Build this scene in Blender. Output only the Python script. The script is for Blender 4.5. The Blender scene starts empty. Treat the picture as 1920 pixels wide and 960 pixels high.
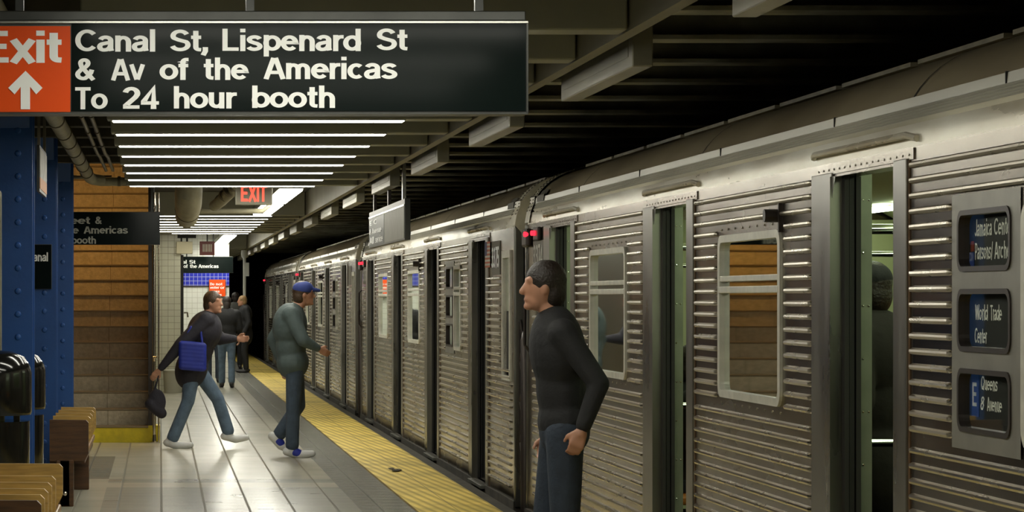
import bpy, bmesh, math, random
from mathutils import Vector, Matrix
random.seed(7)
S = bpy.context.scene
C = S.collection
PI = math.pi
F = 5562.0            # focal length in pixels of the 1920 frame
EYE = 1.6
# ---------------------------------------------------------------- camera
cam = bpy.data.cameras.new('camera')
cam.sensor_width = 36.0
cam.lens = F * 36.0 / 1920.0
cam.shift_x = (960 - 300) / 1920.0
cam.shift_y = (560 - 480) / 1920.0
cam.clip_end = 400
co = bpy.data.objects.new('camera', cam)
co.location = (0, 0, EYE)
co.rotation_euler = (PI / 2, 0, 0)
C.objects.link(co)
S.camera = co
# ---------------------------------------------------------------- world, exposure
w = bpy.data.worlds.new('world'); S.world = w; w.use_nodes = True
w.node_tree.nodes['Background'].inputs[0].default_value = (0.5, 0.5, 0.42, 1)
w.node_tree.nodes['Background'].inputs[1].default_value = 0.003
S.view_settings.view_transform = 'Standard'
S.view_settings.look = 'None'
S.view_settings.gamma = 1
S.view_settings.use_curve_mapping = False
S.view_settings.exposure = 0.0
S.cycles.max_bounces = 8
S.cycles.diffuse_bounces = 4
S.cycles.glossy_bounces = 4
S.cycles.transparent_max_bounces = 16
S.cycles.caustics_reflective = False
S.cycles.caustics_refractive = False
S.cycles.sample_clamp_indirect = 6
TUBE = 24.0            # strength of the station's fluorescent diffusers
WARM = 60.0
CARLIGHT = 8.0


def at(px, py, Y):
    """point seen at that pixel at depth Y (the camera looks level along +Y)"""
    return Vector(((px - 300) * Y / F, Y, EYE + (560 - py) * Y / F))


# ---------------------------------------------------------------- materials
def mat(name, col, rough=0.5, metal=0.0, var=0.0, vscale=3.0, bump=0.0, bscale=40.0, emit=None, es=0.0,
        stretch=(1, 1, 1), spec=None, col2=None, rvar=0.0):
    m = bpy.data.materials.new(name); m.use_nodes = True
    nt = m.node_tree; b = nt.nodes['Principled BSDF']
    b.inputs['Base Color'].default_value = (*col, 1)
    b.inputs['Roughness'].default_value = rough
    b.inputs['Metallic'].default_value = metal
    if spec is not None: b.inputs['Specular IOR Level'].default_value = spec
    if emit:
        b.inputs['Emission Color'].default_value = (*emit, 1)
        b.inputs['Emission Strength'].default_value = es
    if var or bump or rvar:
        g = nt.nodes.new('ShaderNodeNewGeometry')
        mp = nt.nodes.new('ShaderNodeMapping'); mp.inputs['Scale'].default_value = stretch
        nt.links.new(g.outputs['Position'], mp.inputs['Vector'])
    if var or rvar:
        n = nt.nodes.new('ShaderNodeTexNoise'); n.inputs['Scale'].default_value = vscale
        n.inputs['Detail'].default_value = 5
        nt.links.new(mp.outputs[0], n.inputs['Vector'])
        if var:
            r = nt.nodes.new('ShaderNodeValToRGB')
            c2 = col2 or tuple(c * (1 - var) for c in col)
            r.color_ramp.elements[0].position = .32; r.color_ramp.elements[0].color = (*c2, 1)
            r.color_ramp.elements[1].position = .68; r.color_ramp.elements[1].color = (*col, 1)
            nt.links.new(n.outputs['Fac'], r.inputs['Fac'])
            nt.links.new(r.outputs['Color'], b.inputs['Base Color'])
        if rvar:
            mr = nt.nodes.new('ShaderNodeMapRange')
            mr.inputs['From Min'].default_value = .3; mr.inputs['From Max'].default_value = .7
            mr.inputs['To Min'].default_value = rough; mr.inputs['To Max'].default_value = rough + rvar
            nt.links.new(n.outputs['Fac'], mr.inputs['Value'])
            nt.links.new(mr.outputs[0], b.inputs['Roughness'])
    if bump:
        n2 = nt.nodes.new('ShaderNodeTexNoise'); n2.inputs['Scale'].default_value = bscale
        n2.inputs['Detail'].default_value = 4
        nt.links.new(mp.outputs[0], n2.inputs['Vector'])
        bp = nt.nodes.new('ShaderNodeBump'); bp.inputs['Strength'].default_value = bump
        bp.inputs['Distance'].default_value = 0.01
        nt.links.new(n2.outputs['Fac'], bp.inputs['Height'])
        nt.links.new(bp.outputs['Normal'], b.inputs['Normal'])
    return m


def tilemat(name, c1, c2, mortar, wdt, hgt, ax='XY', rough=.25, msize=.006, off=(0, 0), bumps=.3, var=.12, moff=0.0):
    """rectangular tiles laid on the plane of two world axes"""
    m = bpy.data.materials.new(name); m.use_nodes = True
    nt = m.node_tree; b = nt.nodes['Principled BSDF']
    g = nt.nodes.new('ShaderNodeNewGeometry'); s = nt.nodes.new('ShaderNodeSeparateXYZ')
    cmb = nt.nodes.new('ShaderNodeCombineXYZ')
    nt.links.new(g.outputs['Position'], s.inputs[0])
    for i, a in enumerate(ax):
        ad = nt.nodes.new('ShaderNodeMath'); ad.operation = 'ADD'; ad.inputs[1].default_value = 100 * (wdt, hgt)[i] - off[i]
        nt.links.new(s.outputs[a], ad.inputs[0]); nt.links.new(ad.outputs[0], cmb.inputs[i])
    br = nt.nodes.new('ShaderNodeTexBrick')
    br.offset = moff; br.squash = 1.0
    br.inputs['Scale'].default_value = 1.0
    br.inputs['Brick Width'].default_value = wdt; br.inputs['Row Height'].default_value = hgt
    br.inputs['Mortar Size'].default_value = msize; br.inputs['Mortar Smooth'].default_value = 0.2
    br.inputs['Color1'].default_value = (*c1, 1); br.inputs['Color2'].default_value = (*c2, 1)
    br.inputs['Mortar'].default_value = (*mortar, 1)
    nt.links.new(cmb.outputs[0], br.inputs['Vector'])
    n = nt.nodes.new('ShaderNodeTexNoise'); n.inputs['Scale'].default_value = 2.2; n.inputs['Detail'].default_value = 6
    nt.links.new(g.outputs['Position'], n.inputs['Vector'])
    mx = nt.nodes.new('ShaderNodeMix'); mx.data_type = 'RGBA'; mx.blend_type = 'MULTIPLY'
    mx.inputs['Factor'].default_value = 1
    rr = nt.nodes.new('ShaderNodeValToRGB')
    rr.color_ramp.elements[0].position = .35; rr.color_ramp.elements[0].color = (1 - var, 1 - var, 1 - var, 1)
    rr.color_ramp.elements[1].position = .65; rr.color_ramp.elements[1].color = (1, 1, 1, 1)
    nt.links.new(n.outputs['Fac'], rr.inputs['Fac'])
    nt.links.new(br.outputs['Color'], mx.inputs['A']); nt.links.new(rr.outputs['Color'], mx.inputs['B'])
    nt.links.new(mx.outputs['Result'], b.inputs['Base Color'])
    mr = nt.nodes.new('ShaderNodeMapRange')
    mr.inputs['To Min'].default_value = rough; mr.inputs['To Max'].default_value = min(1, rough + .5)
    nt.links.new(br.outputs['Fac'], mr.inputs['Value']); nt.links.new(mr.outputs[0], b.inputs['Roughness'])
    bp = nt.nodes.new('ShaderNodeBump'); bp.invert = True; bp.inputs['Strength'].default_value = bumps
    bp.inputs['Distance'].default_value = .004
    nt.links.new(br.outputs['Fac'], bp.inputs['Height']); nt.links.new(bp.outputs['Normal'], b.inputs['Normal'])
    return m


def glassmat(name, tint, refl=1.0, rough=0.02):
    m = bpy.data.materials.new(name); m.use_nodes = True
    nt = m.node_tree; nt.nodes.clear()
    o = nt.nodes.new('ShaderNodeOutputMaterial'); mx = nt.nodes.new('ShaderNodeMixShader')
    t = nt.nodes.new('ShaderNodeBsdfTransparent'); t.inputs[0].default_value = (*tint, 1)
    g = nt.nodes.new('ShaderNodeBsdfGlossy'); g.inputs['Roughness'].default_value = rough
    g.inputs['Color'].default_value = (.9, .95, .9, 1)
    f = nt.nodes.new('ShaderNodeFresnel'); f.inputs['IOR'].default_value = 1.5
    mm = nt.nodes.new('ShaderNodeMath'); mm.operation = 'MULTIPLY'; mm.inputs[1].default_value = refl; mm.use_clamp = True
    nt.links.new(f.outputs[0], mm.inputs[0]); nt.links.new(mm.outputs[0], mx.inputs[0])
    nt.links.new(t.outputs[0], mx.inputs[1]); nt.links.new(g.outputs[0], mx.inputs[2])
    nt.links.new(mx.outputs[0], o.inputs[0])
    return m


M = {}
M['steel'] = mat('stainless_steel', (.31, .27, .215), .16, 1, var=.42, vscale=1.6, bump=.07, bscale=3, stretch=(1, .5, 2), col2=(.16, .13, .092), rvar=.14)
M['rib'] = mat('fluted_steel', (.45, .405, .32), .23, 1, var=.2, vscale=3, stretch=(1, .6, 2), rvar=.12)
M['trim_steel'] = mat('door_trim_steel', (.33, .32, .28), .24, 1, var=.35, vscale=4, stretch=(1, 1, .3), rvar=.15)
M['sash'] = mat('aluminium_sash', (.72, .70, .60), .42, .35, var=.2, vscale=12)
M['roofband'] = mat('roof_band_paint', (.88, .85, .73), .24, .35, var=.35, vscale=2.2, stretch=(3, .6, 3), col2=(.66, .58, .43), rvar=.12)
M['roofrib'] = mat('roof_rib_paint', (.80, .77, .65), .28, .2, var=.3, vscale=2, stretch=(2, .3, 2))
M['rooftop'] = mat('roof_top_dirt', (.66, .56, .38), .32, .3, var=.55, vscale=1.1, stretch=(1, .5, 1), col2=(.38, .31, .20))
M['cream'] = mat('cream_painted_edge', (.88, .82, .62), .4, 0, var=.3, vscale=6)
M['vent'] = mat('roof_vent_grey', (.16, .145, .115), .6, .2, bump=.4, bscale=60)
M['black'] = mat('black_rubber', (.012, .011, .009), .55)
M['dark'] = mat('dark_grime', (.022, .02, .015), .8, var=.5, vscale=5)
M['under'] = mat('underframe_grime', (.05, .042, .028), .8, var=.6, vscale=4, bump=.3, bscale=20)
M['sill'] = mat('door_sill_grey', (.16, .16, .13), .5, .5, var=.4, vscale=10)
M['glass'] = glassmat('train_window_glass', (.55, .62, .50), 1.35)
M['clear'] = glassmat('sign_window_glass', (.9, .92, .88), .45)
M['doorgreen'] = mat('interior_green_steel', (.26, .285, .21), .35, .5, var=.25, vscale=5)
M['intwall'] = mat('interior_wall_green', (.40, .42, .25), .5)
M['intfloor'] = mat('interior_floor', (.06, .05, .04), .4, var=.3, vscale=8)
M['chrome'] = mat('polished_grab_bar', (.85, .88, .82), .14, 1)
M['carlamp'] = mat('car_lamp_diffuser', (.8, .9, .75), .5, emit=(.86, 1, .70), es=CARLIGHT)
M['red_lamp'] = mat('red_marker_lens', (.5, .01, .02), .2, emit=(1, .02, .04), es=2.6)
M['lampbox'] = mat('marker_lamp_box', (.05, .04, .035), .4, .6)
M['white'] = mat('white_lettering', (.95, .96, .93), .35)
M['dimwhite'] = mat('worn_white_lettering', (.55, .55, .47), .45, var=.3, vscale=30)
M['rollwhite'] = mat('backlit_roll_lettering', (.6, .6, .5), .5, emit=(.9, .9, .72), es=.28)
M['rollblack'] = mat('sign_roll_black', (.02, .022, .02), .5)
M['rollblue'] = mat('sign_roll_blue', (.03, .07, .32), .5)
M['rollred'] = mat('sign_roll_red', (.35, .06, .03), .5)
M['signblack'] = mat('enamel_black', (.006, .010, .009), .10, spec=.10)
M['signred'] = mat('enamel_red', (.80, .085, .008), .35, spec=.2)
M['signframe'] = mat('sign_frame_grey', (.075, .078, .07), .4, .3, var=.4, vscale=5)
M['signedge'] = mat('sign_edge_aluminium', (.55, .55, .5), .25, .9)
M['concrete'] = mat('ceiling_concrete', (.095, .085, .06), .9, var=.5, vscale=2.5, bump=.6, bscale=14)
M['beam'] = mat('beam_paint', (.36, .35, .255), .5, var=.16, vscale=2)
M['trackbeam'] = mat('track_beam_grime', (.42, .41, .32), .6, var=.6, vscale=3, bump=.4, bscale=18)
M['fascia'] = mat('fascia_paint', (.25, .225, .15), .5, var=.2, vscale=2)
M['boxsteel'] = mat('box_painted_steel', (.33, .31, .225), .34, .35, var=.3, vscale=2.5, bump=.15, bscale=9, stretch=(1, .4, 3))
M['fixture'] = mat('fixture_enamel', (.5, .5, .44), .4)
M['tube'] = mat('fluorescent_diffuser', (.9, .9, .85), .5, emit=(1.0, .975, .85), es=TUBE)
M['warmtube'] = mat('stairway_warm_diffuser', (.9, .7, .4), .5, emit=(1.0, .56, .17), es=WARM)
M['tunnel'] = mat('tunnel_soot', (.018, .016, .012), .95, var=.4, vscale=1)
M['blue'] = mat('column_blue_paint', (.022, .095, .33), .34, var=.25, vscale=2.5, bump=.12, bscale=30)
M['pipe'] = mat('lagged_pipe_paint', (.36, .33, .22), .55, var=.3, vscale=6, bump=.3, bscale=25)
M['conduit'] = mat('thin_conduit', (.25, .22, .16), .45, .3, var=.3, vscale=6)
M['band'] = mat('pipe_strap', (.12, .10, .06), .6)
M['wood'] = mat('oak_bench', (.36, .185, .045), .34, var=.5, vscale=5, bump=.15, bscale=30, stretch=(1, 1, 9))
M['woodlight'] = mat('oak_bench_pale', (.60, .38, .11), .32, var=.35, vscale=6, stretch=(1, 1, 9))  # paler, yellower oak for the dividers behind the end board
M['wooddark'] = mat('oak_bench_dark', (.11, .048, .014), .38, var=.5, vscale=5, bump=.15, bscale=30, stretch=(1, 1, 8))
M['binblack'] = mat('glossy_black_plastic', (.008, .008, .007), .13, spec=.6)
M['stair'] = mat('riser_stone', (.62, .53, .37), .7, var=.3, vscale=22, bump=.5, bscale=50, col2=(.46, .385, .26))
M['nosing'] = mat('stair_nosing', (.22, .17, .10), .45, .3)
M['stairyellow'] = mat('yellow_kick_paint', (.85, .68, .02), .45, var=.25, vscale=10, bump=.2, bscale=30)
M['polish'] = mat('polished_rail_steel', (.75, .68, .55), .16, 1)
M['granite'] = mat('dark_stair_cheek', (.035, .022, .012), .3, var=.4, vscale=30)
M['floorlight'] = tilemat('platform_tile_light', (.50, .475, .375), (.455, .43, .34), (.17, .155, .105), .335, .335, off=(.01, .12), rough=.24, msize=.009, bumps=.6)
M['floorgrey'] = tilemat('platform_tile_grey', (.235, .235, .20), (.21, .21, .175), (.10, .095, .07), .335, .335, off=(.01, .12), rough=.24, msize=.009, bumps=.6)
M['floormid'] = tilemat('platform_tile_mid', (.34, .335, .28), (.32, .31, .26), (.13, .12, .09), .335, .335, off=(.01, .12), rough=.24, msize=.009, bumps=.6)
M['tilewhite'] = tilemat('wall_tile_white', (.66, .66, .50), (.62, .61, .47), (.30, .28, .19), .108, .108, ax='XZ', rough=.2, msize=.004, off=(.03, 0))
M['tilebright'] = tilemat('end_wall_tile', (.75, .76, .70), (.72, .73, .67), (.45, .44, .38), .108, .108, ax='XZ', rough=.2, msize=.004)
M['tileblue'] = tilemat('end_wall_blue_tile', (.02, .03, .42), (.03, .04, .50), (.35, .38, .6), .083, .083, ax='XZ', rough=.15, msize=.005, off=(.43, .05))
M['denim'] = mat('denim', (.115, .17, .24), .85, var=.3, vscale=14, bump=.35, bscale=60)
M['denimdark'] = mat('dark_denim', (.03, .042, .062), .85, var=.3, vscale=14, bump=.35, bscale=60)
M['denimmid'] = mat('washed_dark_denim', (.055, .08, .115), .85, var=.3, vscale=14, bump=.35, bscale=60)
M['jacketdark'] = mat('dark_jacket_cloth', (.022, .020, .030), .8, var=.3, vscale=10, bump=.4, bscale=30)
M['jacketteal'] = mat('grey_teal_jacket_cloth', (.085, .115, .112), .75, var=.25, vscale=8, bump=.45, bscale=22)
M['blackcloth'] = mat('black_cloth', (.012, .012, .013), .8, bump=.4, bscale=30)
M['greycloth'] = mat('grey_coat_cloth', (.08, .08, .07), .8, bump=.4, bscale=30)
M['browncloth'] = mat('dark_brown_coat', (.012, .009, .006), .85, bump=.4, bscale=26)
M['bagblue'] = mat('bright_blue_bag', (.015, .03, .30), .6, var=.3, vscale=10)
M['whitecloth'] = mat('white_shirt', (.7, .72, .68), .8)
M['skin'] = mat('skin', (.50, .25, .155), .5, var=.12, vscale=20)
M['hairdark'] = mat('dark_hair', (.018, .011, .007), .5, bump=.6, bscale=80)
M['hairfair'] = mat('fair_hair', (.22, .13, .05), .5, bump=.6, bscale=80)
M['hairbrown'] = mat('brown_hair', (.06, .032, .014), .5, bump=.6, bscale=80)
M['shoewhite'] = mat('white_trainer', (.62, .62, .60), .5)
M['shoeblue'] = mat('blue_trainer_panels', (.02, .035, .33), .5)
M['shoedark'] = mat('dark_shoe', (.02, .018, .02), .5)
M['capblue'] = mat('blue_cap_cloth', (.03, .05, .22), .8)
M['poster'] = mat('poster_paper', (.45, .42, .34), .5, var=.5, vscale=9)
M['posterorange'] = mat('poster_orange', (.6, .22, .04), .5)
M['adred'] = mat('car_poster_maroon', (.13, .03, .015), .6)
M['yellowbox'] = mat('beige_housing', (.55, .50, .33), .5)
M['litter'] = mat('dry_leaf_litter', (.06, .045, .02), .8)


def tactile():
    m = bpy.data.materials.new('yellow_tactile_plastic'); m.use_nodes = True
    nt = m.node_tree; b = nt.nodes['Principled BSDF']
    g = nt.nodes.new('ShaderNodeNewGeometry')
    mp = nt.nodes.new('ShaderNodeMapping'); mp.inputs['Rotation'].default_value = (0, 0, -.065)
    mp.inputs['Scale'].default_value = (1, 1, 1)
    nt.links.new(g.outputs['Position'], mp.inputs['Vector'])
    wv = nt.nodes.new('ShaderNodeTexWave'); wv.bands_direction = 'X'; wv.inputs['Scale'].default_value = .314 / .085 * 1.0
    nt.links.new(mp.outputs[0], wv.inputs['Vector'])
    wy = nt.nodes.new('ShaderNodeTexWave'); wy.bands_direction = 'Y'; wy.inputs['Scale'].default_value = .314 / .085
    nt.links.new(mp.outputs[0], wy.inputs['Vector'])
    r = nt.nodes.new('ShaderNodeValToRGB')
    r.color_ramp.elements[0].position = .08; r.color_ramp.elements[0].color = (.60, .42, .06, 1)
    r.color_ramp.elements[1].position = .7; r.color_ramp.elements[1].color = (.95, .73, .17, 1)
    nt.links.new(wv.outputs['Fac'], r.inputs['Fac'])
    n = nt.nodes.new('ShaderNodeTexNoise'); n.inputs['Scale'].default_value = 1.5; n.inputs['Detail'].default_value = 8
    nt.links.new(g.outputs['Position'], n.inputs['Vector'])
    rr = nt.nodes.new('ShaderNodeValToRGB')
    rr.color_ramp.elements[0].position = .3; rr.color_ramp.elements[0].color = (.62, .6, .5, 1)
    rr.color_ramp.elements[1].position = .6; rr.color_ramp.elements[1].color = (1, 1, 1, 1)
    nt.links.new(n.outputs['Fac'], rr.inputs['Fac'])
    br = nt.nodes.new('ShaderNodeTexBrick'); br.offset = 0; br.inputs['Scale'].default_value = 1
    br.inputs['Brick Width'].default_value = .311; br.inputs['Row Height'].default_value = .61
    br.inputs['Mortar Size'].default_value = .004
    br.inputs['Color1'].default_value = br.inputs['Color2'].default_value = (1, 1, 1, 1)
    br.inputs['Mortar'].default_value = (.45, .4, .3, 1)
    m2 = nt.nodes.new('ShaderNodeMapping'); m2.inputs['Location'].default_value = (-1.928 + 3.11, .3, 0)
    nt.links.new(g.outputs['Position'], m2.inputs['Vector']); nt.links.new(m2.outputs[0], br.inputs['Vector'])
    a = nt.nodes.new('ShaderNodeMix'); a.data_type = 'RGBA'; a.blend_type = 'MULTIPLY'; a.inputs['Factor'].default_value = 1
    c = nt.nodes.new('ShaderNodeMix'); c.data_type = 'RGBA'; c.blend_type = 'MULTIPLY'; c.inputs['Factor'].default_value = 1
    nt.links.new(r.outputs[0], a.inputs['A']); nt.links.new(rr.outputs[0], a.inputs['B'])
    nt.links.new(a.outputs['Result'], c.inputs['A']); nt.links.new(br.outputs['Color'], c.inputs['B'])
    nt.links.new(c.outputs['Result'], b.inputs['Base Color'])
    mu = nt.nodes.new('ShaderNodeMath'); mu.operation = 'MULTIPLY'
    nt.links.new(wv.outputs['Fac'], mu.inputs[0]); nt.links.new(wy.outputs['Fac'], mu.inputs[1])
    bp = nt.nodes.new('ShaderNodeBump'); bp.inputs['Strength'].default_value = .5; bp.inputs['Distance'].default_value = .006
    nt.links.new(mu.outputs[0], bp.inputs['Height']); nt.links.new(bp.outputs['Normal'], b.inputs['Normal'])
    b.inputs['Roughness'].default_value = .55
    return m


M['tactile'] = tactile()


# ---------------------------------------------------------------- mesh helpers
class MB:
    def __init__(s):
        s.v = []; s.f = []; s.mi = []; s.mats = []; s.m = 0; s.smooth = False

    def use(s, key):
        if key not in s.mats: s.mats.append(key)
        s.m = s.mats.index(key); return s

    def poly(s, pts):
        n = len(s.v); s.v += [tuple(p) for p in pts]; s.f.append(tuple(range(n, n + len(pts)))); s.mi.append(s.m)

    def box(s, x0, x1, y0, y1, z0, z1):
        n = len(s.v)
        s.v += [(x0, y0, z0), (x1, y0, z0), (x1, y1, z0), (x0, y1, z0), (x0, y0, z1), (x1, y0, z1), (x1, y1, z1), (x0, y1, z1)]
        for q in ((0, 3, 2, 1), (4, 5, 6, 7), (0, 1, 5, 4), (1, 2, 6, 5), (2, 3, 7, 6), (3, 0, 4, 7)):
            s.f.append(tuple(n + i for i in q)); s.mi.append(s.m)
        return s

    def tube(s, pts, r, seg=12, caps=True):
        pts = [Vector(p) for p in pts]
        rs = r if isinstance(r, (list, tuple)) else [r] * len(pts)
        rings = []
        ref = None
        for i, p in enumerate(pts):
            d = (pts[min(i + 1, len(pts) - 1)] - pts[max(i - 1, 0)]).normalized()
            if ref is None:
                ref = Vector((0, 0, 1)) if abs(d.z) < .9 else Vector((1, 0, 0))
            a = (ref - d * ref.dot(d)).normalized(); b = d.cross(a); ref = a
            n = len(s.v)
            for k in range(seg):
                t = 2 * PI * k / seg
                s.v.append(tuple(p + (a * math.cos(t) + b * math.sin(t)) * rs[i]))
            rings.append(n)
        for i in range(len(rings) - 1):
            for k in range(seg):
                k2 = (k + 1) % seg
                s.f.append((rings[i] + k, rings[i] + k2, rings[i + 1] + k2, rings[i + 1] + k)); s.mi.append(s.m)
        if caps:
            s.f.append(tuple(rings[0] + k for k in reversed(range(seg)))); s.mi.append(s.m)
            s.f.append(tuple(rings[-1] + k for k in range(seg))); s.mi.append(s.m)
        return s

    def lathe(s, cx, cy, prof, seg=32, cap=True):
        rings = []
        for (r, z) in prof:
            n = len(s.v)
            for k in range(seg):
                t = 2 * PI * k / seg
                s.v.append((cx + r * math.cos(t), cy + r * math.sin(t), z))
            rings.append(n)
        for i in range(len(rings) - 1):
            for k in range(seg):
                k2 = (k + 1) % seg
                s.f.append((rings[i] + k, rings[i] + k2, rings[i + 1] + k2, rings[i + 1] + k)); s.mi.append(s.m)
        if cap:
            s.f.append(tuple(rings[0] + k for k in reversed(range(seg)))); s.mi.append(s.m)
            s.f.append(tuple(rings[-1] + k for k in range(seg))); s.mi.append(s.m)
        return s

    def extrude_yz(s, prof, y0, y1, closed=False):
        """profile in (x, z) swept along y"""
        n = len(s.v)
        for (x, z) in prof: s.v.append((x, y0, z))
        for (x, z) in prof: s.v.append((x, y1, z))
        k = len(prof)
        for i in range(k if closed else k - 1):
            j = (i + 1) % k
            s.f.append((n + i, n + j, n + k + j, n + k + i)); s.mi.append(s.m)
        return s

    def extrude_x(s, prof, x0, x1):
        """closed profile in (y, z) swept along x, capped"""
        n = len(s.v); k = len(prof)
        for (y, z) in prof: s.v.append((x0, y, z))
        for (y, z) in prof: s.v.append((x1, y, z))
        for i in range(k):
            j = (i + 1) % k
            s.f.append((n + i, n + j, n + k + j, n + k + i)); s.mi.append(s.m)
        s.f.append(tuple(n + i for i in reversed(range(k)))); s.mi.append(s.m)
        s.f.append(tuple(n + k + i for i in range(k))); s.mi.append(s.m)
        return s

    def dome(s, p, r, axis, seg=6):
        """small rivet head: a flattened pyramid-like cap on a plane; axis: outward unit vector"""
        p = Vector(p); d = Vector(axis)
        a = Vector((0, 0, 1)) if abs(d.z) < .9 else Vector((1, 0, 0))
        a = (a - d * a.dot(d)).normalized(); b = d.cross(a)
        n = len(s.v)
        for rr, hh in ((r, 0), (r * .72, r * .45)):
            for k in range(seg):
                t = 2 * PI * k / seg
                s.v.append(tuple(p + (a * math.cos(t) + b * math.sin(t)) * rr + d * hh))
        s.v.append(tuple(p + d * r * .62))
        for k in range(seg):
            k2 = (k + 1) % seg
            s.f.append((n + k, n + k2, n + seg + k2, n + seg + k)); s.mi.append(s.m)
            s.f.append((n + seg + k, n + seg + k2, n + 2 * seg)); s.mi.append(s.m)
        return s

    def build(s, name, parent=None, key=None, bevel=0, smooth=False, loc=None):
        me = bpy.data.meshes.new(name); me.from_pydata(s.v, [], s.f)
        mats = s.mats if s.mats else [key]
        for k in mats: me.materials.append(M[k])
        if len(s.mats) > 1: me.polygons.foreach_set('material_index', s.mi)
        if smooth: me.polygons.foreach_set('use_smooth', [True] * len(me.polygons))
        me.update()
        bm = bmesh.new(); bm.from_mesh(me); bmesh.ops.recalc_face_normals(bm, faces=bm.faces); bm.to_mesh(me); bm.free()
        o = bpy.data.objects.new(name, me); C.objects.link(o)
        if parent is not None: o.parent = parent
        if loc is not None: o.location = loc
        if bevel:
            b = o.modifiers.new('bevel', 'BEVEL'); b.width = bevel; b.segments = 2; b.limit_method = 'ANGLE'
        if smooth:
            try:
                me.set_sharp_from_angle(angle=math.radians(40))
            except Exception:
                pass
        return o


def tag(o, label=None, cat=None, group=None, kind=None):
    if label: o['label'] = label
    if cat: o['category'] = cat
    if group: o['group'] = group
    if kind: o['kind'] = kind
    return o


def empty(name, loc, label, cat, group=None, rz=0):
    o = bpy.data.objects.new(name, None); C.objects.link(o); o.location = loc; o.rotation_euler = (0, 0, rz)
    o.empty_display_size = .2
    return tag(o, label, cat, group)


def copy_tree(o, parent=None):
    c = o.copy(); C.objects.link(c)
    if parent is not None: c.parent = parent
    for ch in [k for k in list(C.objects) if k.parent == o]:
        copy_tree(ch, c)
    return c


def struct(o):
    o['kind'] = 'structure'; return o


# ---------------------------------------------------------------- lettering: a heavy grotesque drawn with strokes
def arc(cx, cy, rx, ry, a0, a1, n=14):
    return [(cx + rx * math.cos(math.radians(a0 + (a1 - a0) * i / n)), cy + ry * math.sin(math.radians(a0 + (a1 - a0) * i / n))) for i in range(n + 1)]


def ell(cx, cy, rx, ry): return arc(cx, cy, rx, ry, 0, 360, 28)


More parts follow.
